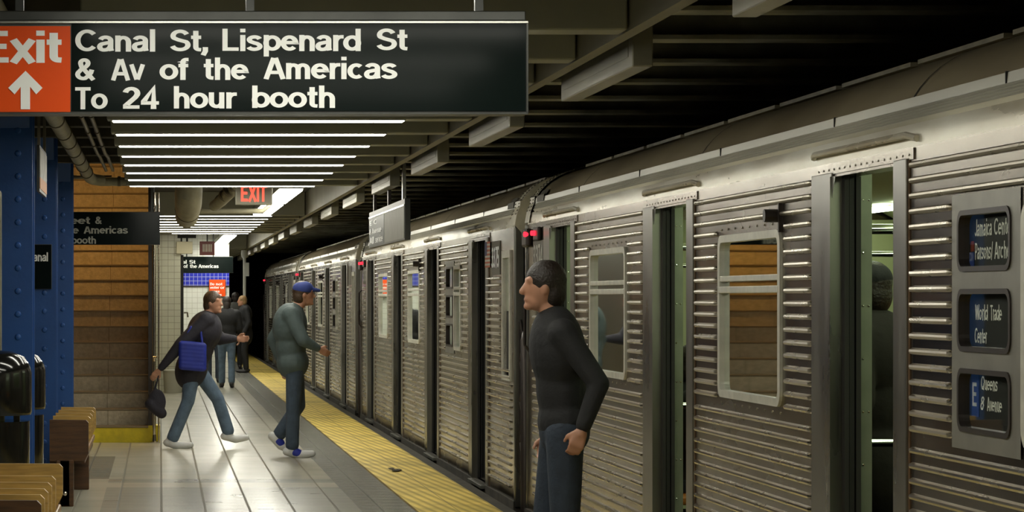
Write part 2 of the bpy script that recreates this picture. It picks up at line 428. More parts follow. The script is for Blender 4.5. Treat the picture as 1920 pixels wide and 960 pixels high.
XT = .63; B = .09; T = .91
bowl = lambda x=.35: ell(x, .36, .235, .27)
GL = {
    'C': (.80, [arc(.44, .5, .33, .41, 42, 318, 26)]),
    'a': (.61, [arc(.30, .50, .185, .145, 165, 0, 10) + [(.485, .14), (.51, .03)], [(.47, .41), (.34, .385), (.22, .355)] + arc(.235, .215, .145, .14, 100, 275, 9) + [(.34, .085), (.44, .16), (.475, .26)]]),
    'n': (.63, [[(.13, 0), (.13, .72)], [(.13, .40)] + arc(.32, .42, .19, .21, 180, 0, 10) + [(.51, 0)]]),
    'l': (.26, [[(.13, 0), (.13, 1)]]),
    'S': (.74, [arc(.37, .70, .25, .21, 20, 200, 14) + [(.16, .60), (.30, .53), (.48, .47)] + arc(.37, .30, .28, .21, 40, -165, 16)]),
    't': (.40, [[(.19, .93), (.19, .25)] + arc(.31, .21, .12, .12, 180, 262, 5) + [(.38, .085)], [(.02, .64), (.38, .64)]]),
    ',': (.26, [[(.13, .20), (.13, .02), (.05, -.16)], [(.13, .18), (.13, 0)]]),
    'L': (.64, [[(.12, 1), (.12, .09), (.62, .09)]]),
    'i': (.26, [[(.13, 0), (.13, .72)], [(.13, .84), (.13, 1)]]),
    's': (.60, [arc(.30, .51, .19, .125, 15, 200, 12) + [(.15, .43), (.28, .37), (.40, .33)] + arc(.29, .21, .21, .13, 45, -165, 14)]),
    'p': (.66, [[(.13, -.24), (.13, .72)], bowl(.35)]),
    'e': (.64, [[(.09, .38), (.55, .38)] + arc(.32, .36, .23, .27, 5, 318, 24)]),
    'r': (.42, [[(.13, 0), (.13, .72)], [(.13, .38)] + arc(.34, .40, .21, .24, 180, 95, 7) + [(.42, .64)]]),
    'd': (.66, [[(.53, 0), (.53, 1)], bowl(.31)]),
    'b': (.66, [[(.13, 0), (.13, 1)], bowl(.35)]),
    '&': (.78, [[(.70, .02), (.24, .62)] + arc(.35, .77, .145, .145, 205, -40, 12) + [(.40, .60), (.20, .46)] + arc(.31, .27, .215, .185, 130, 290, 12) + [(.50, .20), (.60, .34), (.64, .48)]]),
    'A': (.76, [[(.07, 0), (.35, .95)], [(.69, 0), (.41, .95)], [(.2, .30), (.56, .30)]]),
    'v': (.62, [[(.07, .72), (.29, .04)], [(.55, .72), (.33, .04)]]),
    'o': (.66, [ell(.33, .36, .24, .27)]),
    'f': (.38, [[(.17, 0), (.17, .78)] + arc(.29, .78, .12, .13, 180, 95, 6) + [(.37, .91)], [(.01, .64), (.36, .64)]]),
    'h': (.63, [[(.13, 0), (.13, 1)], [(.13, .40)] + arc(.32, .42, .19, .21, 180, 0, 10) + [(.51, 0)]]),
    'm': (.94, [[(.13, 0), (.13, .72)], [(.13, .42)] + arc(.30, .45, .17, .18, 180, 0, 9) + [(.47, 0)], [(.47, .42)] + arc(.64, .45, .17, .18, 180, 0, 9) + [(.81, 0)]]),
    'c': (.60, [arc(.32, .36, .23, .27, 48, 312, 20)]),
    'T': (.66, [[(.02, .91), (.64, .91)], [(.33, .91), (.33, 0)]]),
    '2': (.62, [arc(.31, .70, .20, .21, 170, -20, 12) + [(.44, .52), (.13, .16), (.13, .09), (.58, .09)]]),
    '4': (.62, [[(.42, 0), (.42, .93), (.10, .34), (.10, .27), (.60, .27)]]),
    'u': (.63, [[(.12, .72), (.12, .30)] + arc(.31, .28, .19, .19, 180, 360, 10) + [(.50, .30)], [(.50, .72), (.50, 0)]]),
    'E': (.68, [[(.62, .91), (.13, .91), (.13, .09), (.64, .09)], [(.13, .51), (.59, .51)]]),
    'x': (.60, [[(.07, .72), (.53, 0)], [(.53, .72), (.07, 0)]]),
    '3': (.62, [arc(.30, .71, .19, .19, 160, -80, 14) + [(.28, .52)] + arc(.30, .30, .21, .21, 80, -160, 16)]),
    '7': (.58, [[(.04, .91), (.52, .91), (.52, .84), (.22, 0)]]),
    '5': (.62, [[(.54, .91), (.17, .91), (.13, .50)] + arc(.31, .32, .21, .23, 120, -150, 16)]),
    '8': (.62, [ell(.31, .72, .18, .18), ell(.31, .30, .21, .21)]),
    'J': (.56, [[(.44, 1), (.44, .30)] + arc(.26, .28, .18, .19, 0, -170, 10)]),
    'P': (.70, [[(.13, 0), (.13, .91), (.38, .91)] + arc(.40, .68, .2, .23, 90, -90, 10) + [(.13, .45)]]),
    'W': (.98, [[(.07, 1), (.27, .04)], [(.27, .04), (.49, .96)], [(.49, .96), (.71, .04)], [(.71, .04), (.91, 1)]]),
    'D': (.76, [[(.13, .09), (.13, .91), (.33, .91)] + arc(.33, .5, .33, .41, 90, -90, 16) + [(.13, .09)]]),
    'Q': (.82, [ell(.41, .5, .32, .41), [(.48, .28), (.74, .02)]]),
    'k': (.60, [[(.13, 0), (.13, 1)], [(.52, .72), (.15, .28)], [(.27, .40), (.54, 0)]]),
    '/': (.32, [[(.02, -.05), (.30, 1)]]),
    'X': (.72, [[(.08, 1), (.64, 0)], [(.64, 1), (.08, 0)]]),
    'I': (.26, [[(.13, 0), (.13, 1)]]),
    'y': (.62, [[(.07, .72), (.31, .04)], [(.55, .72), (.26, -.18), (.10, -.2)]]),
    'g': (.66, [bowl(.31), [(.53, .72), (.53, -.02)] + arc(.33, -.02, .2, .14, 0, -150, 8)]),
    ' ': (.40, []),
}


def text_polys(txt, sw=.185):
    """list of convex quads in letter units"""
    out = []; x = 0
    for ch in txt:
        adv, strokes = GL[ch]; zi = 0
        for st in strokes:
            pts = [Vector((p[0] + x, p[1])) for p in st]
            closed = (pts[0] - pts[-1]).length < 1e-4
            h = sw / 2
            L = []; R = []
            n = len(pts)
            for i, p in enumerate(pts):
                a = pts[i - 1] if i > 0 else (pts[-2] if closed else None)
                b = pts[i + 1] if i < n - 1 else (pts[1] if closed else None)
                ds = []
                if a is not None: ds.append((p - a).normalized())
                if b is not None: ds.append((b - p).normalized())
                if len(ds) == 2:
                    t = (ds[0] + ds[1])
                    if t.length < 1e-3: t = ds[0]
                    t.normalize(); nn = Vector((-t.y, t.x)); d0 = Vector((-ds[0].y, ds[0].x))
                    k = h / max(.45, nn.dot(d0))
                else:
                    nn = Vector((-ds[0].y, ds[0].x)); k = h
                q_ = Vector((nn.x * k, nn.y * k * .80)); L.append(p + q_); R.append(p - q_)
            for i in range(n - 1):
                out.append(([L[i], R[i], R[i + 1], L[i + 1]], zi)); zi += .12
        x += adv
    return out, x


def words_mesh(items, mapper, name, parent, key, sw=.185, lift=.002):
    """items: (text, x0, x1 or None, baseline, cap). mapper(u, v, w) -> 3D. x1 None keeps the natural width"""
    mb = MB()
    for (txt, x0, x1, base, cap) in items:
        q, wd = text_polys(txt, sw)
        xs = [p.x for a, _ in q for p in a]; lo, hi = min(xs), max(xs)
        sx = cap if x1 is None else (x1 - x0) / (hi - lo)
        for a, zi in q:
            mb.poly([mapper(x0 + (p.x - lo) * sx, base + p.y * cap, lift + zi * .0006) for p in a])
    return mb.build(name, parent, key)


# ================================================================ STRUCTURE
PE = 2.645      # platform edge
XT0 = 2.807     # train side
Y0, Y1 = -1.0, 96.0


def rect(mb, key, x0, x1, y0, y1, z=0):
    mb.use(key); mb.poly([(x0, y0, z), (x1, y0, z), (x1, y1, z), (x0, y1, z)])


fl = MB()
LX = -.452
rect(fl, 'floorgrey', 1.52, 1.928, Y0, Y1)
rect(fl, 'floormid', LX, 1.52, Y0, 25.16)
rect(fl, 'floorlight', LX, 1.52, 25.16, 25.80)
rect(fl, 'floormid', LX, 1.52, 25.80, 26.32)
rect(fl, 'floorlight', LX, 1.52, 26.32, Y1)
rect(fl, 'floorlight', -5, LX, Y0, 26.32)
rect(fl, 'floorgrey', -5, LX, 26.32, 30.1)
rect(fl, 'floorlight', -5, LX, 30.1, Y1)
rect(fl, 'under', 1.928, PE, Y0, Y1)
fl.use('under'); fl.poly([(PE, Y0, 0), (PE, Y1, 0), (PE, Y1, -1.1), (PE, Y0, -1.1)])
floor = struct(fl.build('floor'))
mb = MB(); mb.box(PE, 9, Y0, Y1, -1.2, -1.1)
struct(mb.build('track_bed', key='tunnel'))

mb = MB(); mb.box(1.928, 2.56, Y0, Y1, 0.0, .010)
mb.use('tactile')
ts = mb.build('tactile_paving', key='tactile')
tag(ts, 'yellow ribbed tactile strip running along the platform edge beside the train', 'tactile paving')
mb = MB(); mb.box(2.56, PE + .02, Y0, Y1, -.12, .006)
tag(mb.build('rubbing_board', key='under'), 'dark worn edge board between yellow strip and train', 'edge board')

# slabs, walls
mb = MB()
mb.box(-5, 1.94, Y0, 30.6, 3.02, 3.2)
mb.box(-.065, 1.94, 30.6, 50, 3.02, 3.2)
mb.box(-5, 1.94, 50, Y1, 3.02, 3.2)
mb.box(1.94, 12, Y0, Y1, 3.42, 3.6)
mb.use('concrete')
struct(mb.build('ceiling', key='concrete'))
mb = MB(); mb.box(8.6, 8.8, Y0, Y1, -1.2, 3.5)
struct(mb.build('wall_right', key='tunnel'))
mb = MB(); mb.box(-5.1, -5.0, Y0, Y1, 0, 3.1)
struct(mb.build('wall_left', key='tunnel'))
mb = MB(); mb.box(-5, 9, Y1, Y1 + .2, -1.2, 3.5)
struct(mb.build('wall_back', key='tunnel'))

# cross beams over the platform and over the track, 5 ft apart
Z0 = 18.44; DP = 1.524
near_k = list(range(-9, 8))
b2 = [39.6 + DP * i for i in range(8)]
b3 = [66.0 + DP * i for i in range(9)]
BZ = EYE + 1.109
allb = [Z0 + DP * k for k in near_k] + b2 + b3


def beam_prof(y):
    return [(y - .10, BZ), (y + .12, BZ), (y + .12, 3.03), (y - .10, 3.03)]


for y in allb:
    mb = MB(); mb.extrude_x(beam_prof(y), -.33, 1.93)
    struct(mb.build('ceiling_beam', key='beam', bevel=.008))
TZ = EYE + 1.337


def ibeam(y):
    f, t, w = .12, .022, .012
    return [(y - f, TZ), (y + f, TZ), (y + f, TZ + t), (y + w, TZ + t), (y + w, 3.43), (y - w, 3.43), (y - w, TZ + t), (y - f, TZ + t)]


for k in range(-6, 46):
    y = Z0 + DP * k
    mb = MB(); mb.extrude_x(ibeam(y), 2.02, 8.6)
    struct(mb.build('track_beam', key='trackbeam'))

# brick jack-arch ledges over the left part of the platform
for k in range(-5, 8):
    y = Z0 + DP * k
    mb = MB(); mb.box(-5, -.34, y - .16, y + .10, 2.93, 3.03)
    struct(mb.build('ceiling_rib', key='concrete'))

# fascia beam along the platform edge
mb = MB()
mb.extrude_yz([(1.94, BZ + .015), (1.94, BZ), (2.0, BZ), (2.0, BZ + .012), (1.962, BZ + .02), (1.962, 3.42), (1.94, 3.42)], Y0, Y1, closed=True)
struct(mb.build('ceiling_fascia', key='fascia'))

# steel boxes hung along the outside of the fascia
for k in range(-1, 15):
    y0 = 13.0 + 4.572 * k
    e = empty('ceiling_junction_box', (2.115, y0, 2.617),
              ['grey steel box hung outside the fascia, cut by the top edge of the picture', 'long scratched grey steel box hung outside the fascia right of the Exit sign'][k + 1] if k < 1 else
              ('grey steel box under the fascia, first beyond the lower right corner of the Exit sign' if k == 1 else
               'grey steel box under the fascia, second beyond the Exit sign corner' if k == 2 else
               'grey steel box above the small hanging track sign' if k == 3 else
               'small grey steel box along the fascia, %s beyond the small hanging track sign' % ['first','second','third','fourth','fifth','sixth','seventh','eighth','ninth','tenth','eleventh'][k - 4]), 'steel box', 'steel boxes along the fascia')
    m1 = MB(); m1.box(-.046, .046, 0.0, 2.3, 0, .40); m1.build('body', e, 'boxsteel', bevel=.006)
    m2 = MB(); m2.box(-.049, -.046, .10, 2.2, .05, .30); m2.build('cover_plate', e, 'boxsteel', bevel=.001)
    m3 = MB(); m3.box(-.15, -.046, .5, .56, .16, .20); m3.box(-.15, -.046, 1.8, 1.86, .16, .20); m3.build('bracket', e, 'fascia')


# fluorescent strips under the platform beams
def strip(y, label, group, x0=-.30, x1=1.52, hd=.072):
    e = empty('strip_light', ((x0 + x1) / 2, y, BZ - .0), label, 'ceiling light', group)
    h = (x1 - x0) / 2
    a = MB(); a.box(-h, h, -.095, .095, -.006, 0); a.build('housing', e, 'fixture')
    d = MB(); d.box(-h + .008, h - .008, -hd, hd, -.010, -.006); d.build('diffuser', e, 'tube')
    return e


ORD = ['first', 'second', 'third', 'fourth', 'fifth', 'sixth', 'seventh', 'eighth', 'ninth']
for k in near_k:
    if k < -5:
        strip(Z0 + DP * k, 'white fluorescent strip in front of the black Canal St sign, %s from the sign' % ORD[-6 - k], 'strip lights before the big sign')
    elif k == -5:
        strip(Z0 + DP * k, 'white fluorescent strip cut by the top edge above the Canal St sign', 'strip lights behind the big sign')
    elif k < 0:
        strip(Z0 + DP * k, '%s white fluorescent strip behind the big Canal St sign, its end beside the sign edge' % ORD[k + 4], 'strip lights behind the big sign')
    else:
        strip(Z0 + DP * k, '%s long white fluorescent strip counted down from the Canal St sign' % ORD[k], 'strip lights seen below the canal st sign')
for i, y in enumerate(b2):
    strip(y, '%s white strip light beyond the EXIT box bay, counted down from the duct' % ORD[i], 'strip lights in the middle distance', -.05 if y < 50 else .2, 1.50, .05)
for i, y in enumerate(b3):
    strip(y, '%s far strip light beyond the ceiling lights, over the far black sign' % ORD[i], 'far strip lights', -.3, 1.4, .05)


def lightbar(y0, y1, x0, x1, label):
    e = empty('ceiling_light', ((x0 + x1) / 2, y0, BZ), label, 'ceiling light')
    hw = (x1 - x0) / 2; L = y1 - y0
    a = MB(); a.box(-hw, hw, 0, L, 0, .07); a.build('housing', e, 'fixture')
    n = 2 if L > 2.5 else 1
    for i in range(n):
        d = MB(); d.box(-hw + .012, hw - .012, L * i / n + .03, L * (i + 1) / n - .03, -.02, 0); d.build('diffuser', e, 'tube')
    g = MB(); g.box(-.02, .02, .3, .34, .07, .33); g.box(-.02, .02, L - .34, L - .3, .07, .33); g.build('hanger', e, 'fixture')
    return e


lightbar(29.9, 34.1, 1.20, 1.45, 'bright ceiling light right of the red EXIT box, nearer of the two')
lightbar(34.6, 38.6, 1.20, 1.45, 'bright ceiling light behind the red EXIT box, farther of the two')
lightbar(51.6, 55.6, 1.10, 1.34, 'bright ceiling light above the far black sign, nearest of three')
lightbar(56.0, 60.0, 1.10, 1.34, 'bright ceiling light above the far black sign, middle of three')
lightbar(60.4, 64.6, 1.10, 1.34, 'bright ceiling light above the far black sign, farthest of three')

# ================================================================ TRAIN
CL = 17.93
PITCH_D = 4.45
doors = [(3.12 + PITCH_D * i - 1.03, 3.12 + PITCH_D * i) for i in range(4)]
ZE = 2.166
DT = 2.107      # door top
rows_up = [2.099 - .0578 * k for k in range(18)]
rows_dn = [1.036 - .0575 * k for k in range(17)]


def flute(mb, z, s0, s1, u=.0155):
    """one pressed rib, tapered at both ends, standing proud of the side (x<0 is outward)"""
    sec = [(-.0135, 0), (-.010, .012), (-.002, u), (.006, .014), (.0125, 0)]
    t = .022
    st = [(s0, 0), (s0 + t * .35, .75), (s0 + t, 1), (s1 - t, 1), (s1 - t * .35, .75), (s1, 0)]
    n = len(mb.v)
    for (s, q) in st:
        for (dz, ux) in sec: mb.v.append((-.001 - ux * q, s, z + dz * (.4 + .6 * q)))
    k = len(sec)
    for i in range(len(st) - 1):
        for j in range(k - 1):
            mb.f.append((n + i * k + j, n + i * k + j + 1, n + (i + 1) * k + j + 1, n + (i + 1) * k + j)); mb.mi.append(mb.m)


def skin(mb, s0, s1, z0, z1, holes=()):
    """side sheet with rectangular holes, given thickness by return faces"""
    ss = sorted({s0, s1} | {h[0] for h in holes} | {h[1] for h in holes})
    zs = sorted({z0, z1} | {h[2] for h in holes} | {h[3] for h in holes})
    for i in range(len(ss) - 1):
        for j in range(len(zs) - 1):
            a, b, c, d = ss[i], ss[i + 1], zs[j], zs[j + 1]
            if any(a >= h[0] - 1e-6 and b <= h[1] + 1e-6 and c >= h[2] - 1e-6 and d <= h[3] + 1e-6 for h in holes): continue
            mb.poly([(0, a, c), (0, b, c), (0, b, d), (0, a, d)])
            mb.poly([(.09, a, c), (.09, b, c), (.09, b, d), (.09, a, d)])
    for (a, b, c, d) in holes:
        for q in (((a, c), (b, c)), ((b, c), (b, d)), ((b, d), (a, d)), ((a, d), (a, c))):
            mb.poly([(0, q[0][0], q[0][1]), (0, q[1][0], q[1][1]), (.09, q[1][0], q[1][1]), (.09, q[0][0], q[0][1])])


def rrect(s0, s1, z0, z1, r, n=5):
    p = []
    for (cs, cz, a) in ((s1 - r, z1 - r, 0), (s0 + r, z1 - r, 90), (s0 + r, z0 + r, 180), (s1 - r, z0 + r, 270)):
        for i in range(n + 1):
            t = math.radians(a + 90 * i / n); p.append((cs + r * math.cos(t), cz + r * math.sin(t)))
    return p


def ring(mb, outer, inner, x0, x1):
    """frame between two outlines in the (s, z) plane, from x0 (outer face) to x1"""
    k = len(outer)
    for i in range(k):
        j = (i + 1) % k
        o0, o1, i0, i1 = outer[i], outer[j], inner[i], inner[j]
        mb.poly([(x0, *o0), (x0, *o1), (x0, *i1), (x0, *i0)])
        mb.poly([(x0, *o0), (x0, *o1), (x1, *o1), (x1, *o0)])
        mb.poly([(x0, *i0), (x0, *i1), (x1, *i1), (x1, *i0)])


def window(car, s0, s1, z0, z1, r=.07, label=None):
    fr = MB(); ring(fr, rrect(s0, s1, z0, z1, r), rrect(s0 + .05, s1 - .05, z0 + .036, z1 - .036, r - .03), -.014, .03)
    f = fr.build('window_frame', car, 'sash')
    zm = 1.672
    b = MB()
    b.box(-.012, .02, s0 + .03, s1 - .03, zm + .012, zm + .040); b.box(-.016, .02, s0 + .03, s1 - .03, zm - .045, zm - .012)
    b.build('sash_rail', f, 'sash', bevel=.003)
    g = MB(); g.poly([(.012, s0 + .03, z0 + .02), (.012, s1 - .03, z0 + .02), (.012, s1 - .03, z1 - .02), (.012, s0 + .03, z1 - .02)])
    g.build('pane', f, 'glass')
    rv = MB()
    n = max(3, int((s1 - s0) / .18))
    for i in range(n + 1):
        s = s0 + .04 + (s1 - s0 - .08) * i / n
        for z in (z1 + .028, z0 - .028): rv.dome((-.0005, s, z), .007, (-1, 0, 0), 5)
    rv.build('rivets', f, 'rib')
    return f


def make_car():
    car = empty('subway_car', (XT0, 0, 0), 'tmp', 'train car')
    # --- sides by bay
    for (d0, d1) in doors:
        q = MB(); q.box(-.004, 0, d1 + .40, d1 + .415, 0, 2.12); q.build('rust_seam', car, 'rust')
        q = MB(); q.box(-.004, 0, d0 - .215, d0 - .20, 0, 2.12); q.build('rust_seam', car, 'rust')
    pil = []

    def bay(name, s0, s1, holes, runs):
        mb = MB().use('steel')
        skin(mb, s0, s1, .0, ZE, holes)
        mb.use('rib')
        for (zz, a, b) in runs: flute(mb, zz, a, b)
        return mb.build(name, car, None, smooth=False)

    # window bays 1 and 2
    for i in (1, 2):
        a, b = doors[i][1], doors[i + 1][0]
        fa, fb = a + .43, b - .23
        c = (fa + fb) / 2 - .03
        w0, w1 = c - .745, c + .745
        runs = [(z, fa, fb) for z in rows_up[:3]] + [(z, fa, w0 - .07) for z in rows_up[3:]] + [(z, w1 + .07, fb) for z in rows_up[3:]]
        runs += [(z, fa, fb) for z in rows_dn]
        bay('side_panel', a, b, [(w0 + .03, w1 - .03, 1.135, 1.89)], runs)
        window(car, w0, w1, 1.11, 1.914)
    # bay 0: route sign beside a narrow window
    a, b = doors[0][1], doors[1][0]
    fa, fb = a + .43, b - .23
    holes = [(4.25, 4.83, 1.135, 1.89), (5.01, 5.63, 1.706, 1.896), (5.01, 5.63, 1.428, 1.622), (5.01, 5.63, 1.148, 1.346)]
    runs = [(z, fa, fb) for z in rows_up[:3]] + [(z, fa, 4.18) for z in rows_up[3:]] + [(z, 5.74, fb) for z in rows_up[3:]] + [(z, fa, fb) for z in rows_dn]
    bay('side_panel', a, b, holes, runs)
    window(car, 4.21, 4.86, 1.11, 1.914)
    pm = MB()
    a0, a1, c0, c1 = 4.89, 5.73, 1.075, 1.965
    hs = [(5.01, 5.63, 1.148, 1.346), (5.01, 5.63, 1.428, 1.622), (5.01, 5.63, 1.706, 1.896)]
    ss = [a0, 5.01, 5.63, a1]; zs = [c0, 1.148, 1.346, 1.428, 1.622, 1.706, 1.896, c1]
    for i_ in range(3):
        for j_ in range(7):
            if i_ == 1 and j_ % 2 == 1: continue
            pm.poly([(-.004, ss[i_], zs[j_]), (-.004, ss[i_ + 1], zs[j_]), (-.004, ss[i_ + 1], zs[j_ + 1]), (-.004, ss[i_], zs[j_ + 1])])
    pm.build('sign_plate', car, 'plate')
    # end bays
    mb = MB().use('steel')
    skin(mb, 0, doors[0][0], 0, ZE, [(.36, .80, .98, 1.95)])
    mb.use('rib')
    for z in [1.77 - .0575 * k for k in range(13)]: flute(mb, z, 1.02, 2.04)
    for z in [1.02 - .0575 * k for k in range(17)]: flute(mb, z, .30, 2.04)
    mb.build('side_panel', car)
    fr = MB(); ring(fr, [(.86, 1.99), (.30, 1.99), (.30, .94), (.86, .94)], [(.80, 1.93), (.36, 1.93), (.36, .98), (.80, .98)], -.014, .03)
    cf = fr.build('cab_window_frame', car, 'sash')
    g = MB(); g.poly([(.012, .36, 1.5), (.012, .80, 1.5), (.012, .80, 1.95), (.012, .36, 1.95)])
    g.build('pane', cf, 'glass')
    g = MB(); g.box(.02, .035, .34, .82, .96, 1.5); g.build('drop_shade', cf, 'dark')
    mb = MB().use('steel')
    skin(mb, doors[3][1], CL, 0, ZE)
    mb.use('rib')
    for z in [1.75 - .0575 * k for k in range(29)]: flute(mb, z, 16.93, 17.52)
    mb.build('side_panel', car)
    # pilasters
    for (d0, d1) in doors:
        p = MB(); p.box(-.010, 0, d1 + .02, d1 + .40, .0, 2.125); p.box(-.014, 0, d0 - .20, d0 - .01, .0, 2.125)
        p.build('door_pilaster', car, 'trim_steel', bevel=.003)
    # doorways
    for di, (d0, d1) in enumerate(doors):
        h = MB(); h.use('steel')
        h.box(0, .09, d0, d1, DT, ZE)
        h.box(-.006, 0, d0 - .28, d1 + .40, DT + .012, ZE - .004)
        for i in range(17): h.dome((-.006, d0 - .22 + i * .095, DT + .030), .0055, (-1, 0, 0), 5)
        hd = h.build('door_header', car)
        j = MB().use('trim_steel')     # far jamb guard and near jamb
        j.box(-.02, .03, d1 - .0, d1 + .035, .0, DT)
        j.box(-.012, .09, d0 - .03, d0, .0, DT)
        for (s, q) in ((d1 - .001, -1),):
            for cz in (DT,):
                j.poly([(-.012, s, cz), (-.012, s - .06, cz), (-.012, s, cz - .09)])
        j.build('door_jamb', car)
        e = MB().use('black')          # edge of the open leaf with its rubber nosing
        e.box(.030, .048, d1 - .05, d1 + .02, .0, DT); e.box(.054, .075, d1 - .03, d1 + .02, .0, DT); e.box(.080, .1, d1 - .04, d1 + .02, 0, DT)
        e.box(.048, .054, d1 - .01, d1 + .02, 0, DT)
        e.build('door_leaf', car)
        k = MB().use('doorgreen')      # draught screen inside
        k.box(.10, .150, d1 - .02, d1 + .02, .0, DT + .01)
        k.use('chrome')
        for i in range(9):
            k.dome((.112, d1 - .02, .25 + i * .22), .007, (0, -1, 0), 6)
            if i % 2 == 0: k.dome((.136, d1 - .02, .25 + i * .22), .007, (0, -1, 0), 6)
        k.build('screen_panel', car)
        sl = MB(); sl.box(-.055, .10, d0 - .04, d1 + .04, -.035, -.004); sl.build('door_sill', car, 'sill', bevel=.004)
        r = MB(); r.tube([(-.005, d0 - .33, ZE + .028), (-.018, d0 - .22, ZE + .045), (-.018, d1 + .30, ZE + .045), (-.008, d1 + .36, ZE + .036)], .014, 8)
        r.build('drip_rail', car, 'roofband', smooth=True)
    # bumper lamps / conductor's lamp bracket
    lp = MB()
    s_l = 9.10 - .45
    lp.tube([(-.005, s_l, 1.975), (-.075, s_l, 1.975)], .03, 14); lp.box(-.02, 0, s_l - .055, s_l - .035, 1.90, 2.03)
    lp.build('signal_lamp', car, 'lampbox', smooth=True)
    # roof
    pr = [(.0, ZE), (.003, ZE + .03), (.008, 2.23), (.016, 2.255)]
    mb = MB(); mb.extrude_yz(pr, 0.05, CL - .05); mb.build('roof_band', car, 'roofband', smooth=True)
    rp = []
    n = 5
    x0, z0, x1, z1 = .016, 2.255, .040, 2.313
    for i in range(n):
        for (t, o) in ((0, 0), (.25, .018), (.60, .018), (.85, -.004)):
            tt = (i + t) / n
            rp.append((x0 + (x1 - x0) * tt - o * .7, z0 + (z1 - z0) * tt + o * .7))
    rp.append((x1, z1))
    mb = MB(); mb.extrude_yz(rp, .35, CL - .35); mb.build('roof_ribs', car, 'roofrib')
    mb = MB(); mb.extrude_yz([(.040, 2.313), (.036, 2.316), (.040, 2.361), (.062, 2.364)], .05, CL - .05)
    mb.build('roof_lip', car, 'roofrib')
    jt = MB()
    for s in [2.65 + 2.54 * i for i in range(6)]:
        jt.box(.034, .05, s, s + .012, 2.318, 2.364)
    jt.build('lip_joint', car, 'dark')
    top = [(.062, 2.364), (.085, 2.40), (.12, 2.44), (.165, 2.48), (.22, 2.515), (.28, 2.542), (.35, 2.566), (.5, 2.61), (.65, 2.64), (.9, 2.68), (1.2, 2.705), (1.5, 2.715)]
    full = top + [(3.0 - x, z) for (x, z) in reversed(top[:-1])] + [(2.9, 2.3), (3.0, ZE)]
    mb = MB(); mb.extrude_yz(full, .05, CL - .05); mb.build('roof', car, 'rooftop', smooth=True)
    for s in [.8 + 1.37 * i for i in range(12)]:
        wk = MB(); wk.box(.335, .40, s, s + 1.25, 2.572, 2.590); wk.build('crest_highlight_strip', car, 'cream')  # cream strips added to draw the broken highlight along the roof crest
    sm = MB()
    for s in [2.1, 6.5, 10.9, 15.3]:
        k = len(top)
        for i in range(k - 1):
            (xa, za), (xb, zb) = top[i], top[i + 1]
            sm.poly([(xa - .002, s, za + .003), (xb - .002, s, zb + .003), (xb - .002, s + .02, zb + .003), (xa - .002, s + .02, za + .003)])
    sm.build('roof_seam', car, 'dark')
    # cream arches at both ends with riveted vent panels
    prof = [(.0, 1.2), (.0, ZE), (.006, ZE + .035), (.016, 2.255), (.040, 2.313), (.044, 2.361)] + top
    for (sa, sb) in ((-.035, .30), (CL - .22, CL + .035)):
        ar = MB().use('cream')
        pp = prof[1:]
        pp2 = pp + [(3.0 - x, z) for (x, z) in reversed(pp[:-1])]
        o = [(x - .012 if x < 1.5 else x + .012, z + .012) for (x, z) in pp2]
        ar.extrude_yz(o, sa, sb)
        e0 = sa if sa < 1 else sb
        for i in range(len(o) - 1):
            a, b = o[i], o[i + 1]
            ai = (1.5 + (a[0] - 1.5) * .94, a[1] - .10); bi = (1.5 + (b[0] - 1.5) * .94, b[1] - .10)
            ar.poly([(a[0], e0, a[1]), (b[0], e0, b[1]), (bi[0], e0, bi[1]), (ai[0], e0, ai[1])])
        ar.use('band')
        for q in (sa + .05, sb - .05):
            for i in range(2, len(pp) - 1):
                a, b = o[i], o[i + 1]
                for t in (0, .5):
                    ar.dome((a[0] + (b[0] - a[0]) * t, q, a[1] + (b[1] - a[1]) * t + .001), .011, (-.6, 0, .8), 5)
        ar.build('end_arch', car)
    for s in (.42, CL - .75):
        vp = MB()
        for i in range(3, 6):
            (xa, za), (xb, zb) = prof[i + 1], prof[i + 2]
            vp.poly([(xa - .01, s, za + .014), (xb - .01, s, zb + .014), (xb - .01, s + .40, zb + .014), (xa - .01, s + .40, za + .014)])
        vp.build('roof_vent', car, 'vent')
    # shell that closes the car: far side, floor, ends
    sh = MB().use('steel')
    sh.poly([(3.0, 0, 0), (3.0, CL, 0), (3.0, CL, ZE), (3.0, 0, ZE)])
    for s in (0, CL):
        o = [(0, 0), (0, ZE)] + [(x, z) for (x, z) in top] + [(3.0 - x, z) for (x, z) in reversed(top[:-1])] + [(3.0, ZE), (3.0, 0)]
        # end bulkhead with a door opening drawn as a frame
        sh.poly([(x, s, z) for (x, z) in o if True])
    sh.build('end_bulkhead', car)
    for (a_, b_) in ((-.02, .06), (CL - .06, CL + .02)):
        ce = MB(); ce.box(-.012, .07, a_, b_, -.05, ZE); ce.build('corner_post', car, 'trim_steel', bevel=.01)
    # diaphragm and pantograph gates between cars
    dg = MB(); dg.box(.75, 2.25, -.30, 0, .05, 2.2); dg.build('end_diaphragm', car, 'dark', bevel=.04)
    gt = MB()
    zz = [.15 + .32 * i for i in range(5)]
    for i in range(4):
        gt.tube([(.03, -.42, zz[i]), (.03, -.06, zz[i + 1])], .011, 6); gt.tube([(.03, -.06, zz[i]), (.03, -.42, zz[i + 1])], .011, 6)
    gt.tube([(.03, -.42, .1), (.03, -.42, 1.42)], .014, 6); gt.tube([(.03, -.06, .1), (.03, -.06, 1.42)], .014, 6)
    gt.build('gate', car, 'lampbox')
    po = MB(); po.tube([(-.01, CL + .03, -.05), (-.01, CL + .03, 1.28), (.02, CL + .09, 1.36), (.06, CL + .17, 1.36), (.07, CL + .20, 1.28), (.07, CL + .2, -.05)], .035, 10)
    po.build('gate_post', car, 'lampbox', smooth=True)
